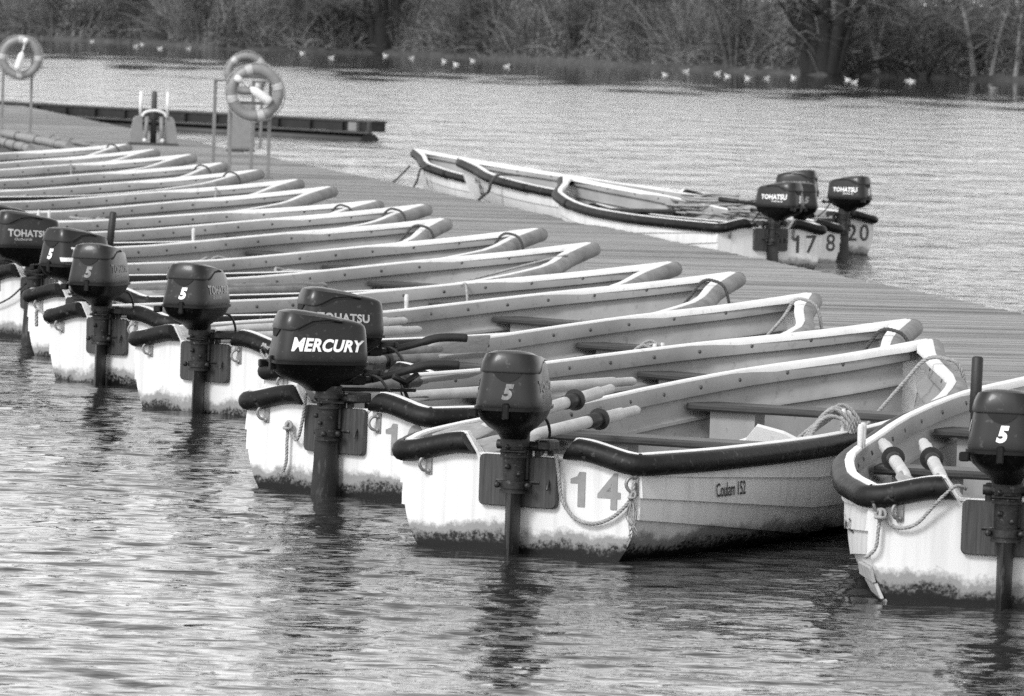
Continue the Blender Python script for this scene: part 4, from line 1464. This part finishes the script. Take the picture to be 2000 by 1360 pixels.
# ------------------------------------------------------------------ oars
def boat_pt(k, p):
    b = BOATS[k]
    th = b.rotation_euler.z
    return Vector((b.location.x + p[0] * math.cos(th) - p[1] * math.sin(th), b.location.y + p[0] * math.sin(th) + p[1] * math.cos(th), b.location.z + p[2]))

def oar(boat, blade_end, handle_end, label, dark=False, collar=0.62, roll=0.35, blade_len=0.55, collar_sleeve=True, group='wooden oars lying in the boats'):
    a, b = boat_pt(boat, blade_end), boat_pt(boat, handle_end)
    d = b - a
    Ln = d.length
    root = bpy.data.objects.new('oar', None); COL.objects.link(root)
    root.location = a
    q = d.to_track_quat('X', 'Z')
    root.rotation_euler = (q @ Matrix.Rotation(roll, 3, 'X').to_quaternion()).to_euler()
    tag(root, label, 'oar', group)
    MB().tube([(blade_len * 0.75, 0, 0), (blade_len, 0, 0), (Ln - 0.16, 0, 0), (Ln - 0.15, 0, 0), (Ln - 0.02, 0, 0), (Ln, 0, 0)], [0.018, 0.025, 0.027, 0.021, 0.021, 0.014], 12).build('shaft', M_OAR_DARK if dark else M_OAR, root)
    if blade_len > 0.1:
        mb = MB()
        rings = []
        for x, w, t in [(0, 0.052, 0.003), (0.02, 0.058, 0.004), (0.25, 0.062, 0.006), (0.42, 0.045, 0.010), (blade_len, 0.022, 0.020)]:
            rings.append([(x, w * math.cos(2 * math.pi * k / 12), t * math.sin(2 * math.pi * k / 12)) for k in range(12)])
        mb.loft(rings).build('blade', M_BLADE, root)
    if collar_sleeve:
        c = Ln * collar
        MB().tube([(c - 0.10, 0, 0), (c, 0, 0), (c + 0.002, 0, 0), (c + 0.022, 0, 0), (c + 0.024, 0, 0), (c + 0.04, 0, 0)], [0.0305, 0.0305, 0.030, 0.030, 0.030, 0.030], 14).tube([(c + 0.004, 0, 0), (c + 0.016, 0, 0)], 0.047, 18).build('collar', M_SLEEVE, root)
    return root

oar('n14', (0.10, 0.40, 0.42), (1.95, 0.47, 0.545), 'upper pale oar of the boat numbered 14, handle pointing up right', collar=0.76)
oar('n14', (0.06, 0.22, 0.40), (1.52, 0.16, 0.49), 'lower pale oar of the boat numbered 14, handle pointing up right', collar=0.74)
oar('near', (0.10, 0.36, 0.40), (1.75, 0.67, 0.46), 'left one of two oars in the nearest boat, black collar on top', collar=0.66)
oar('near', (0.05, 0.22, 0.39), (1.60, 0.49, 0.48), 'right one of two oars in the nearest boat, black collar on top', collar=0.68)
oar('merc', (0.10, -0.05, 0.42), (2.05, -0.14, 0.452), 'long pale oar beside the cowling of the boat numbered 14', collar_sleeve=False, blade_len=0.2)
oar('merc', (1.55, 0.42, 0.46), (0.25, 0.34, 0.43), 'oar with dark blade pointing to the bow, behind the tiller of the white lettered motor', dark=True, collar=0.45)
oar('tee', (1.70, 0.30, 0.47), (0.05, 0.42, 0.44), 'oar with broad pale blade pointing to the bow, beside the open round rowlock', dark=True, roll=1.25)
oar('tee', (1.60, 0.20, 0.43), (0.05, 0.25, 0.43), 'darker oar lying under the broad bladed one', dark=True)
oar('two', (-0.05, 0.30, 0.42), (1.85, 0.20, 0.46), 'upper oar with dark collar beside the motor with bright 5', collar=0.52)
oar('two', (-0.05, 0.12, 0.40), (1.80, 0.05, 0.42), 'lower oar with dark collar beside the motor with bright 5', collar=0.55)
oar('seven', (-0.10, -0.05, 0.43), (1.95, -0.12, 0.45), 'upper grey oar pointing right from behind the motor with faded 5', dark=True, collar=0.50)
oar('seven', (-0.10, -0.22, 0.42), (1.75, -0.30, 0.44), 'lower grey oar pointing right from behind the motor with faded 5', dark=True, collar=0.52)

# ------------------------------------------------------------------ ropes
def rope_mesh(path, r, twist=70.0):
    """three strands laid round the path"""
    P = [Vector(p) for p in path]
    mb = MB()
    s = [0.0]
    for i in range(1, len(P)):
        s.append(s[-1] + (P[i] - P[i - 1]).length)
    # resample finely enough to show the lay
    n = max(8, min(260, int(s[-1] / (r * 1.1))))
    Q, acc = [], []
    for k in range(n + 1):
        d = s[-1] * k / n
        i = min(len(P) - 2, int(np.searchsorted(s, d, side='right')) - 1)
        f = (d - s[i]) / max(1e-6, s[i + 1] - s[i])
        Q.append(P[i].lerp(P[i + 1], f)); acc.append(d)
    a = None
    fr = []
    for k in range(n + 1):
        t = (Q[min(k + 1, n)] - Q[max(k - 1, 0)]).normalized()
        if a is None:
            a = t.orthogonal().normalized()
        else:
            a = (a - t * a.dot(t)).normalized()
        fr.append((a.copy(), t.cross(a)))
    for st in range(3):
        pth = []
        for k in range(n + 1):
            w = acc[k] / (r * 5.5) * 2 * math.pi + st * 2.0944
            pth.append(Q[k] + fr[k][0] * (math.cos(w) * r * 0.5) + fr[k][1] * (math.sin(w) * r * 0.5))
        mb.tube(pth, r * 0.56, 5, up=None)
    return mb

def boat_rope(boat, name, pts, r, matl, label, group=None, laid=True, extra=None):
    b = BOATS[boat]
    path = catmull(pts, 7)
    mb = rope_mesh(path, r) if laid else MB().tube(path, r, 6)
    if extra:
        extra(mb)
    o = mb.build(name, matl)
    o.location = b.location; o.rotation_euler = b.rotation_euler; o.scale = b.scale
    tag(o, label, 'rope', group)
    return o

def fray(pos, n, ln, seed, down=(0, 0, -1)):
    def f(mb):
        r_ = random.Random(seed)
        for k in range(n):
            p0 = Vector(pos)
            d = Vector(down) * ln * r_.uniform(0.6, 1.1)
            mid = p0 + d * 0.5 + Vector((r_.uniform(-.01, .01), r_.uniform(-.025, .025), 0))
            end = p0 + d + Vector((r_.uniform(-.012, .006), r_.uniform(-.035, .035), 0))
            mb.tube(catmull([p0, mid, end], 3), 0.0022, 4)
    return f
def knot(mb, c, s=0.018):
    s *= 0.7
    for k in range(3):
        ax = ['x', 'y', 'z'][k]
        mb.ring((c[0] - 0.004 * k, c[1], c[2] - 0.006 * k), s, s * 0.42, ax, 12, 6)

Z0 = bz(0)
def ex14(mb):
    knot(mb, (-0.03, -0.502, Z0 - 0.155)); fray((-0.032, -0.502, Z0 - 0.17), 14, 0.16, 1)(mb)
boat_rope('n14', 'stern_rope', [(-0.03, -0.165, Z0 - 0.02), (-0.045, -0.185, Z0 - 0.09), (-0.03, -0.195, Z0 - 0.19), (-0.03, -0.25, Z0 - 0.262), (-0.03, -0.33, Z0 - 0.282), (-0.03, -0.41, Z0 - 0.255), (-0.03, -0.47, Z0 - 0.205), (-0.03, -0.502, Z0 - 0.155), (-0.03, -0.505, Z0 - 0.10)],
          0.0085, M_ROPE, 'rope sagging under the number 14 with frayed end at the corner', extra=ex14)
c = [q for q in children(BOATS['n14']) if q.name.startswith('mooring_eye') and q.location.y < 0][0]; c.location = (0, -0.505, Z0 - 0.115)
def exm(mb):
    knot(mb, (-0.035, 0.255, Z0 - 0.13), 0.024); fray((-0.035, 0.275, Z0 - 0.34), 5, 0.02, 3)(mb)
boat_rope('merc', 'stern_rope', [(-0.05, 0.15, Z0 + 0.02), (-0.05, 0.165, Z0 - 0.10), (-0.04, 0.20, Z0 - 0.19), (-0.035, 0.235, Z0 - 0.165), (-0.035, 0.255, Z0 - 0.12), (-0.035, 0.262, Z0 - 0.2), (-0.035, 0.262, Z0 - 0.29), (-0.035, 0.278, Z0 - 0.34)],
          0.008, M_ROPE, 'short rope knotted to the stern eye beside the white lettered motor', extra=exm)
def exn(mb):
    knot(mb, (-0.035, 0.475, Z0 - 0.10), 0.026)
boat_rope('near', 'stern_rope', [(-0.03, 0.16, Z0 + 0.01), (-0.06, 0.20, Z0 + 0.02), (-0.05, 0.27, Z0 - 0.05), (-0.035, 0.34, Z0 - 0.13), (-0.03, 0.41, Z0 - 0.15), (-0.03, 0.45, Z0 - 0.125), (-0.035, 0.475, Z0 - 0.09), (-0.035, 0.482, Z0 - 0.16), (-0.035, 0.49, Z0 - 0.23), (-0.03, 0.53, Z0 - 0.27)],
          0.0075, M_ROPE, 'rope sagging across the stern of the nearest boat to its corner eye', extra=exn)
c = obj('mooring_eye', BM['cleat'], M_GALV, BOATS['near']); c.location = (0, 0.475, Z0 - 0.065)
boat_rope('two', 'stern_rope', [(-0.03, -0.50, Z0 + 0.00), (-0.06, -0.48, Z0 - 0.03), (-0.06, -0.45, Z0 - 0.01), (-0.05, -0.43, Z0 - 0.06), (-0.05, -0.47, Z0 - 0.09), (-0.05, -0.46, Z0 - 0.02)], 0.011, M_ROPE, 'pale rope knot at the stern corner left of the white lettered motor')
boat_rope('six', 'stern_rope', [(-0.04, 0.60, Z0 - 0.10), (-0.05, 0.59, Z0 - 0.02), (-0.05, 0.57, Z0 - 0.0), (-0.04, 0.53, Z0 - 0.03), (-0.03, 0.50, Z0 - 0.08)], 0.011, M_ROPE, 'pale rope hitched round the left stern corner of the boat with faded 5')
boat_rope('eight', 'stern_line', [(-0.06, 0.10, Z0 - 0.08), (-0.05, 0.25, Z0 - 0.17), (-0.04, 0.45, Z0 - 0.24)], 0.006, M_ROPE_DARK, 'thin dark line across the white stern at the left edge', laid=False)

def coil(boat, u0, side, label, n=7, seed=1, w=0.16, matl=None):
    """a hank of rope hung over the gunwale"""
    r_ = random.Random(seed)
    mb = MB()
    for k in range(n):
        u = u0 + (k / n - 0.5) * w
        y = side * (bw_(u) - 0.03)
        z = bz(u) + 0.02 + 0.012 * (k % 3)
        h = 0.06 + 0.03 * r_.random()
        pts = [(u - 0.07 - 0.02 * r_.random(), y - side * (0.10 + 0.016 * k), z - 0.08), (u - 0.03, y - side * 0.06, z + h * 0.4), (u + 0.02, y - side * 0.02, z + h * 0.8), (u + 0.05, y + side * 0.035, z + 0.02), (u + 0.06, y + side * 0.055, z - 0.05)]
        mb2 = rope_mesh(catmull(pts, 5), 0.009)
        mb.add(mb2.v, mb2.f, True)
    o = mb.build('rope_hank', matl or M_ROPE)
    o.location = BOATS[boat].location; o.rotation_euler = BOATS[boat].rotation_euler
    tag(o, label, 'rope', 'rope hanks hung on the gunwales')
coil('n14', 1.62, -1, 'hank of pale rope hung on two pins at the rail of the boat numbered 14')
coil('tee', 1.62, -1, 'small hank of rope at the rail above the white lettered motor boat', 5, 2)

def rope_pile(boat, c, label, seed, sx=0.35, sy=0.22, h=0.13, n=26):
    r_ = random.Random(seed)
    mb = MB()
    for k in range(n):
        a = r_.uniform(0, 6.28)
        x, y = c[0] + r_.gauss(0, 0.08), c[1] + r_.gauss(0, 0.05)
        rx, ry = sx * r_.uniform(0.5, 1.0), sy * r_.uniform(0.5, 1.0)
        pts = []
        zz = c[2] + h * k / n
        for q in range(7):
            w = a + q * 0.95
            pts.append((x + rx * math.cos(w), y + ry * math.sin(w), zz + r_.uniform(-0.02, 0.03)))
        mb.tube(catmull(pts, 3), 0.011, 5)
    o = mb.build('rope_pile', M_ROPE)
    o.location = BOATS[boat].location; o.rotation_euler = BOATS[boat].rotation_euler
    tag(o, label, 'rope', 'rope heaps in the rafted boats')
rope_pile('f17', (1.05, -0.35, 0.40), 'heap of pale rope beside the motors in the rafted boats', 5)
rope_pile('f18', (1.15, 0.05, 0.42), 'large tangled heap of pale rope behind the boat numbered 17', 6, 0.55, 0.40, 0.20, 44)
rope_pile('f18', (3.1, -0.2, 0.50), 'small far heap of rope on the gunwale, left of the large heap', 7, 0.25, 0.15, 0.1, 16)

for bk, c, lab, sd in (('nine', (1.95, -0.25, 0.355), 'small pale rope heap on the seat of the ninth boat from the camera', 11), ('twelve', (1.95, 0.0, 0.355), 'small pale rope heap on the seat of the twelfth boat from the camera', 12),
                       ('fourteen', (1.95, 0.15, 0.355), 'small pale rope heap on the seat of the fourteenth boat from the camera', 13), ('eight', (1.95, -0.35, 0.355), 'small pale rope heap on the seat of the eighth boat from the camera', 14)):
    rope_pile(bk, c, lab, sd, 0.17, 0.13, 0.07, 9)

ORD = dict(near='nearest', n14='numbered 14', merc='with white lettered motor', tee='fourth from the camera', two='fifth from the camera', six='sixth from the camera', seven='seventh from the camera', eight='eighth from the camera', nine='ninth from the camera', ten='tenth from the camera',
           eleven='eleventh from the camera', thirteen='thirteenth from the camera', fourteen='fourteenth from the camera', fifteen='fifteenth from the camera', eighteen='farthest of the row')
def bow_loop(boat, u=4.12, long=0.35, matl=None, seed=0):
    r_ = random.Random(seed)
    w, z = bw_(u), bz(u)
    pts = [(u - 0.28 - long * 0.5, -w * 0.1, z - 0.30 - long * 0.2), (u - 0.10, -w * 0.45, z - 0.10), (u - 0.03, -w * 0.75, z + 0.03), (u + 0.0, -w - 0.02, z + 0.035), (u + 0.02, -w - 0.065, z + 0.005), (u + 0.035, -w - 0.085, z - 0.06), (u + 0.06, -w - 0.10, z - 0.20)]
    boat_rope(boat, 'mooring_rope', pts, 0.010, matl or M_ROPE_DARK, 'mooring rope over the bow fender of the moored boat ' + ORD[boat], 'mooring ropes over the bows')
for i, (k, u, lg) in enumerate([('n14', 3.95, 0.9), ('merc', 4.1, 0.4), ('tee', 4.2, 0.8), ('two', 4.1, 0.3), ('eight', 4.1, 0.25), ('nine', 4.05, 0.3), ('ten', 4.1, 0.2), ('eleven', 4.1, 0.2), ('fourteen', 4.15, 0.2), ('fifteen', 4.15, 0.2), ('eighteen', 4.3, 0.2)]):
    bow_loop(k, u, lg, M_ROPE if k in ('n14', 'tee') else M_ROPE_DARK, i)
def line_in(boat, pts, label):
    boat_rope(boat, 'mooring_line', pts, 0.009, M_ROPE, label, 'pale lines led inboard')
line_in('seven', [(4.05, -0.30, 0.63), (3.9, -0.25, 0.60), (3.2, 0.1, 0.40), (2.6, 0.25, 0.28)], 'taut pale line from the bow down into the seventh boat from the camera')
line_in('six', [(3.35, 0.58, 0.53), (3.33, 0.52, 0.545), (3.25, 0.42, 0.46), (3.1, 0.25, 0.28)], 'pale line hooked over the far rail of the sixth boat from the camera')
line_in('thirteen', [(3.9, 0.30, 0.60), (3.88, 0.26, 0.59), (3.8, 0.2, 0.45), (3.75, 0.15, 0.3)], 'short pale line over the rail of the thirteenth boat from the camera')
line_in('sixteen', [(3.45, 0.54, 0.55), (3.43, 0.5, 0.56), (3.4, 0.45, 0.45), (3.38, 0.42, 0.35)], 'short pale line over the rail of the third boat from the far end')
boat_rope('f20', 'mooring_rope', [(3.3, 0.45, 0.58), (3.34, 0.66, 0.58), (3.36, 0.73, 0.50), (3.40, 0.72, 0.40), (3.5, 0.70, 0.34), (3.62, 0.74, 0.20), (3.75, 0.80, 0.08)], 0.014, M_ROPE_DARK, 'dark mooring rope hanging down the bow with number 20', laid=False)
boat_rope('fb26', 'mooring_rope', [(3.4, 0.62, 0.55), (3.43, 0.70, 0.50), (3.5, 0.70, 0.35), (3.6, 0.74, 0.2), (3.75, 0.78, 0.1)], 0.012, M_ROPE_DARK, 'dark mooring rope hanging between the bows numbered 26 and 20', laid=False)
boat_rope('fb26', 'mooring_rope', [(4.62, 0.05, 0.5), (4.66, 0.10, 0.42), (4.8, 0.25, 0.2), (4.9, 0.35, 0.1)], 0.012, M_ROPE_DARK, 'dark rope from the stem of the boat numbered 26', laid=False)

# pale slab of packing foam lying in boat 14
mb = MB()
out = [(-0.22, 0.0), (-0.16, 0.10), (-0.02, 0.17), (0.10, 0.20), (0.15, 0.13), (0.20, 0.11), (0.235, -0.02), (0.0, -0.05), (-0.2, -0.04)]
mb.loft([[(0.0, y, z) for y, z in out], [(0.05, y * 0.97, z * 0.96) for y, z in out]], smooth=False)
o = mb.build('foam_slab', M_RAIL)
p = boat_pt('n14', (2.45, -0.12, 0.20)); o.location = p; o.rotation_euler = (0, R(-18), BOATS['n14'].rotation_euler.z + R(18))
tag(o, 'torn white slab lying between the seats of the boat numbered 14', 'slab')

# ------------------------------------------------------------------ lifebuoy stands and lifebuoys
def make_stand(w=0.45, h=1.16, depth=0.0):
    root = empty('lifebuoy_stand')
    def post(x, y, hh):
        return MB().box(x - 0.02, x + 0.02, y - 0.02, y + 0.02, 0.012, hh, bev=0.004).build('post', M_POST, root)
    post(-w / 2, 0, h); post(w / 2, 0, h)
    MB().box(-w / 2 - 0.02, w / 2 + 0.02, -0.018, 0.018, h + 0.001, h + 0.045).build('crossbar', M_POST, root)
    MB().box(-w / 2 + 0.022, w / 2 - 0.022, -0.012, 0.012, h - 0.30, h - 0.265).build('crossbar', M_POST, root)
    for x in (-w / 2, w / 2):
        MB().box(x - 0.055, x + 0.055, -0.05, 0.05, 0.0, 0.012).build('foot_plate', M_POST, root)
    if depth:
        post(-w / 2 - 0.05, depth, h - 0.03); post(w / 2 - 0.05, depth, h - 0.03)
        for x in (-w / 2, w / 2):
            mbx = MB(); mbx.tube([(x, 0.0, h - 0.02), (x - 0.05, depth, h - 0.05)], 0.016, 6); mbx.build('brace', M_POST, root)
    return root
def make_ring(D=0.66, bottle=None):
    root = empty('lifebuoy')
    Rr, r_ = D / 2 - 0.062, 0.062
    MB().ring((0, 0, 0), Rr, r_, 'y', 48, 16).build('buoy_ring', M_RING, root)
    for a in (20, 110, 200, 290):
        MB().ring((0, 0, 0), Rr, r_ * 1.04, 'y', 6, 16, R(a), R(a + 17)).build('band', M_BAND, root)
    mb = MB()
    pts = []
    for k in range(25):
        a = 2 * math.pi * k / 24
        rr = Rr + r_ + 0.004 - 0.0 + 0.018 * abs(math.sin(2 * (a - R(28))))
        pts.append((rr * math.cos(a), -0.015, rr * math.sin(a)))
    mb.tube(pts, 0.008, 6)
    mb.build('grab_line', M_ROPE, root)
    return root
def make_throw_bailer():
    root = empty('throw_line_bottle')
    MB().loft([[(x, r_ * math.cos(2 * math.pi * k / 14), 0.8 * r_ * math.sin(2 * math.pi * k / 14)) for k in range(14)] for x, r_ in [(-0.15, 0.03), (-0.14, 0.062), (-0.11, 0.07), (0.06, 0.066), (0.10, 0.05), (0.13, 0.02), (0.17, 0.018), (0.26, 0.022), (0.27, 0.05), (0.33, 0.052), (0.35, 0.03)]]).build('bottle', M_BAILER, root)
    MB().ring((0.155, 0, 0), 0.021, 0.006, 'x', 12, 6).build('cord', M_ROPE_DARK, root)
    return root
FACE = R(8)
s1 = make_stand(0.45, 1.14, 1.6)
s1.location = (-3.10, 64.4, DECK_Z + 0.004); s1.rotation_euler = (0, 0, FACE)
tag(s1, 'grey four-legged stand of the front life ring, middle of the two stands', 'stand', 'life ring stands on the pontoon')
rg = make_ring(0.66)
rg.location = (-3.045, 64.25, 1.285); rg.rotation_euler = (R(4), R(12), FACE)
tag(rg, 'front life ring of the overlapping pair, with white bottle across it', 'lifebuoy', 'life rings on their stands')
bt = make_throw_bailer()
bt.location = (-2.985, 64.16, 1.265); bt.rotation_euler = (0, R(35), FACE)
bt.rotation_euler = (0, R(-34), R(180) + FACE)
bt.scale = (1, 1, 1)
tag(bt, 'white throw line bottle slanting across the front life ring', 'bottle', 'throw line bottles in the life rings')
s2 = make_stand(0.45, 1.14, 0.0)
s2.location = (-3.90, 79.6, DECK_Z + 0.004); s2.rotation_euler = (0, 0, FACE)
tag(s2, 'grey stand of the rear life ring, behind the four-legged stand', 'stand', 'life ring stands on the pontoon')
r2 = copy_tree(rg)
r2.location = (-3.90, 79.45, 1.36); r2.rotation_euler = (R(4), R(-15), FACE)
r2.scale = (0.93, 0.93, 0.93)
tag(r2, 'rear life ring of the overlapping pair, half hidden by the front one', 'lifebuoy', 'life rings on their stands')
s3 = make_stand(0.43, 1.16, 0.0)
s3.location = (-7.62, 84.8, DECK_Z + 0.004); s3.rotation_euler = (0, 0, R(4))
tag(s3, 'grey stand of the life ring alone at the left edge', 'stand', 'life ring stands on the pontoon')
r3 = copy_tree(rg)
r3.location = (-7.57, 84.65, 1.44); r3.rotation_euler = (R(3), R(30), R(4))
tag(r3, 'life ring alone at the left edge of the picture', 'lifebuoy', 'life rings on their stands')
b3 = copy_tree(bt)
b3.location = (-7.57, 84.56, 1.40); b3.rotation_euler = (0, R(-75), R(4))
tag(b3, 'white throw line bottle hanging in the left life ring', 'bottle', 'throw line bottles in the life rings')

# grey cabinet behind the middle stands
cb = empty('cabinet', (-3.84, 77.3, DECK_Z + 0.004), R(6))
tag(cb, 'plain grey upright cabinet behind the middle life ring stands', 'cabinet')
MB().box(-0.185, 0.185, -0.09, 0.09, 0.03, 0.69, bev=0.008).build('body', M_CAB, cb)
MB().box(-0.165, 0.165, -0.096, -0.091, 0.06, 0.66).build('door', M_CAB, cb)
MB().box(-0.195, 0.195, -0.10, 0.10, 0.0, 0.029).build('plinth', M_CAB_DARK, cb)

# two finned stand with pale uprights and a hoop handle
tr = empty('mooring_stand', (-5.20, 79.6, DECK_Z + 0.004), R(6))
tag(tr, 'stand with two rounded grey fins, pale uprights and a hoop handle on the deck', 'stand')
for s in (-1, 1):
    out = [(s * 0.34, 0.0), (s * 0.325, 0.16), (s * 0.285, 0.34), (s * 0.25, 0.375), (s * 0.19, 0.375), (s * 0.165, 0.34), (s * 0.15, 0.0)]
    if s < 0: out = out[::-1]
    MB().loft([[(x, -0.10, z + 0.03) for x, z in out], [(x, 0.10, z + 0.03) for x, z in out]], smooth=False).build('fin', M_CAB, tr)
    MB().tube([(s * 0.19, 0.02, 0.40), (s * 0.19, 0.02, 0.76)], 0.022, 10).build('upright', M_BAILER, tr)
    MB().tube([(s * 0.12, -0.13, 0.06), (s * 0.10, -0.13, 0.40)], 0.028, 10).build('rod', M_POLE, tr)
    MB().ball((s * 0.125, -0.14, 0.065), 0.032).build('rod_end', M_BAILER, tr)
MB().tube([(0.0, 0, 0.03), (0.0, 0, 0.62), (0, 0, 0.74), (0, 0, 0.765)], [0.045, 0.042, 0.04, 0.02], 12).build('mast', M_CAB_DARK, tr)
MB().tube(catmull([(-0.17, -0.13, 0.40), (-0.13, -0.14, 0.46), (0, -0.15, 0.49), (0.13, -0.14, 0.46), (0.17, -0.13, 0.40)], 5), 0.02, 8).build('hoop_handle', M_BAILER, tr)
MB().box(-0.35, 0.35, -0.2, 0.2, 0.0, 0.028).build('base_plate', M_CAB_DARK, tr)

# poles lying on the deck at the left
for i, (x0, y0, x1, y1, rr, lab) in enumerate([(-7.48, 81.1, -5.99, 74.6, 0.055, 'thick pale jointed pole lying on the deck by the left life ring, upper of three'), (-6.95, 75.3, -6.25, 71.8, 0.06, 'short thick pole lying on the deck at the left edge, lowest of three'),
                                            (-7.0, 81.4, -5.6, 75.2, 0.035, 'thin dark pole lying on the deck behind the thick jointed one')]):
    root = empty('pole', (x0, y0, DECK_Z + 0.006 + rr)); d = Vector((x1 - x0, y1 - y0, 0))
    root.rotation_euler = (0, 0, math.atan2(d.y, d.x))
    tag(root, lab, 'pole', 'poles lying on the pontoon deck')
    MB().tube([(d.length * k / 12, 0.01 * math.sin(k), 0) for k in range(13)], rr, 10).build('shaft', M_POLE if i < 2 else M_OAR_DARK, root)
    for f in (0.25, 0.55, 0.85):
        MB().ring((d.length * f, 0, 0), rr, 0.012, 'x', 14, 6).build('joint', M_CAB_DARK, root)

# ------------------------------------------------------------------ dark steel walkway beyond the pontoon
A0, A1 = Vector((-2.62, 102.4, 0)), Vector((-14.0, 114.4, 0))
d = A1 - A0
wk = empty('floating_walkway', A0, math.atan2(d.y, d.x))
tag(wk, 'low black steel walkway afloat beyond the far end of the pontoon', 'walkway')
LW = d.length
MB().box(0.15, LW, -0.4, 0, 0.335, 0.37).build('deck_plate', M_STEEL_MID, wk)
MB().box(0.17, LW, -0.38, -0.03, 0.16, 0.333).build('web', M_STEEL_DARK, wk)
MB().box(0.15, LW, -0.05, 0.05, 0.125, 0.158).build('flange', M_STEEL_MID, wk)
MB().box(0.15, 0.20, -0.02, 0.045, 0.16, 0.333).build('end_stiffener', M_STEEL_MID, wk)
x = 0.9
while x < LW:
    MB().box(x, x + 0.03, -0.03, 0.03, 0.16, 0.333).build('stiffener', M_STEEL_DARK, wk)
    x += 0.9
MB().box(0.5, 0.72, -0.03, 0.045, 0.17, 0.325).build('plate', M_CAB, wk)
MB().tube([(0.45, -0.3, -0.1), (LW, -0.3, -0.1)], 0.22, 16).build('float_tube', M_FLOAT, wk)
MB().tube([(0.40, -0.13, -0.03), (LW, -0.13, -0.03)], 0.15, 16).build('float_tube', M_FLOAT, wk)
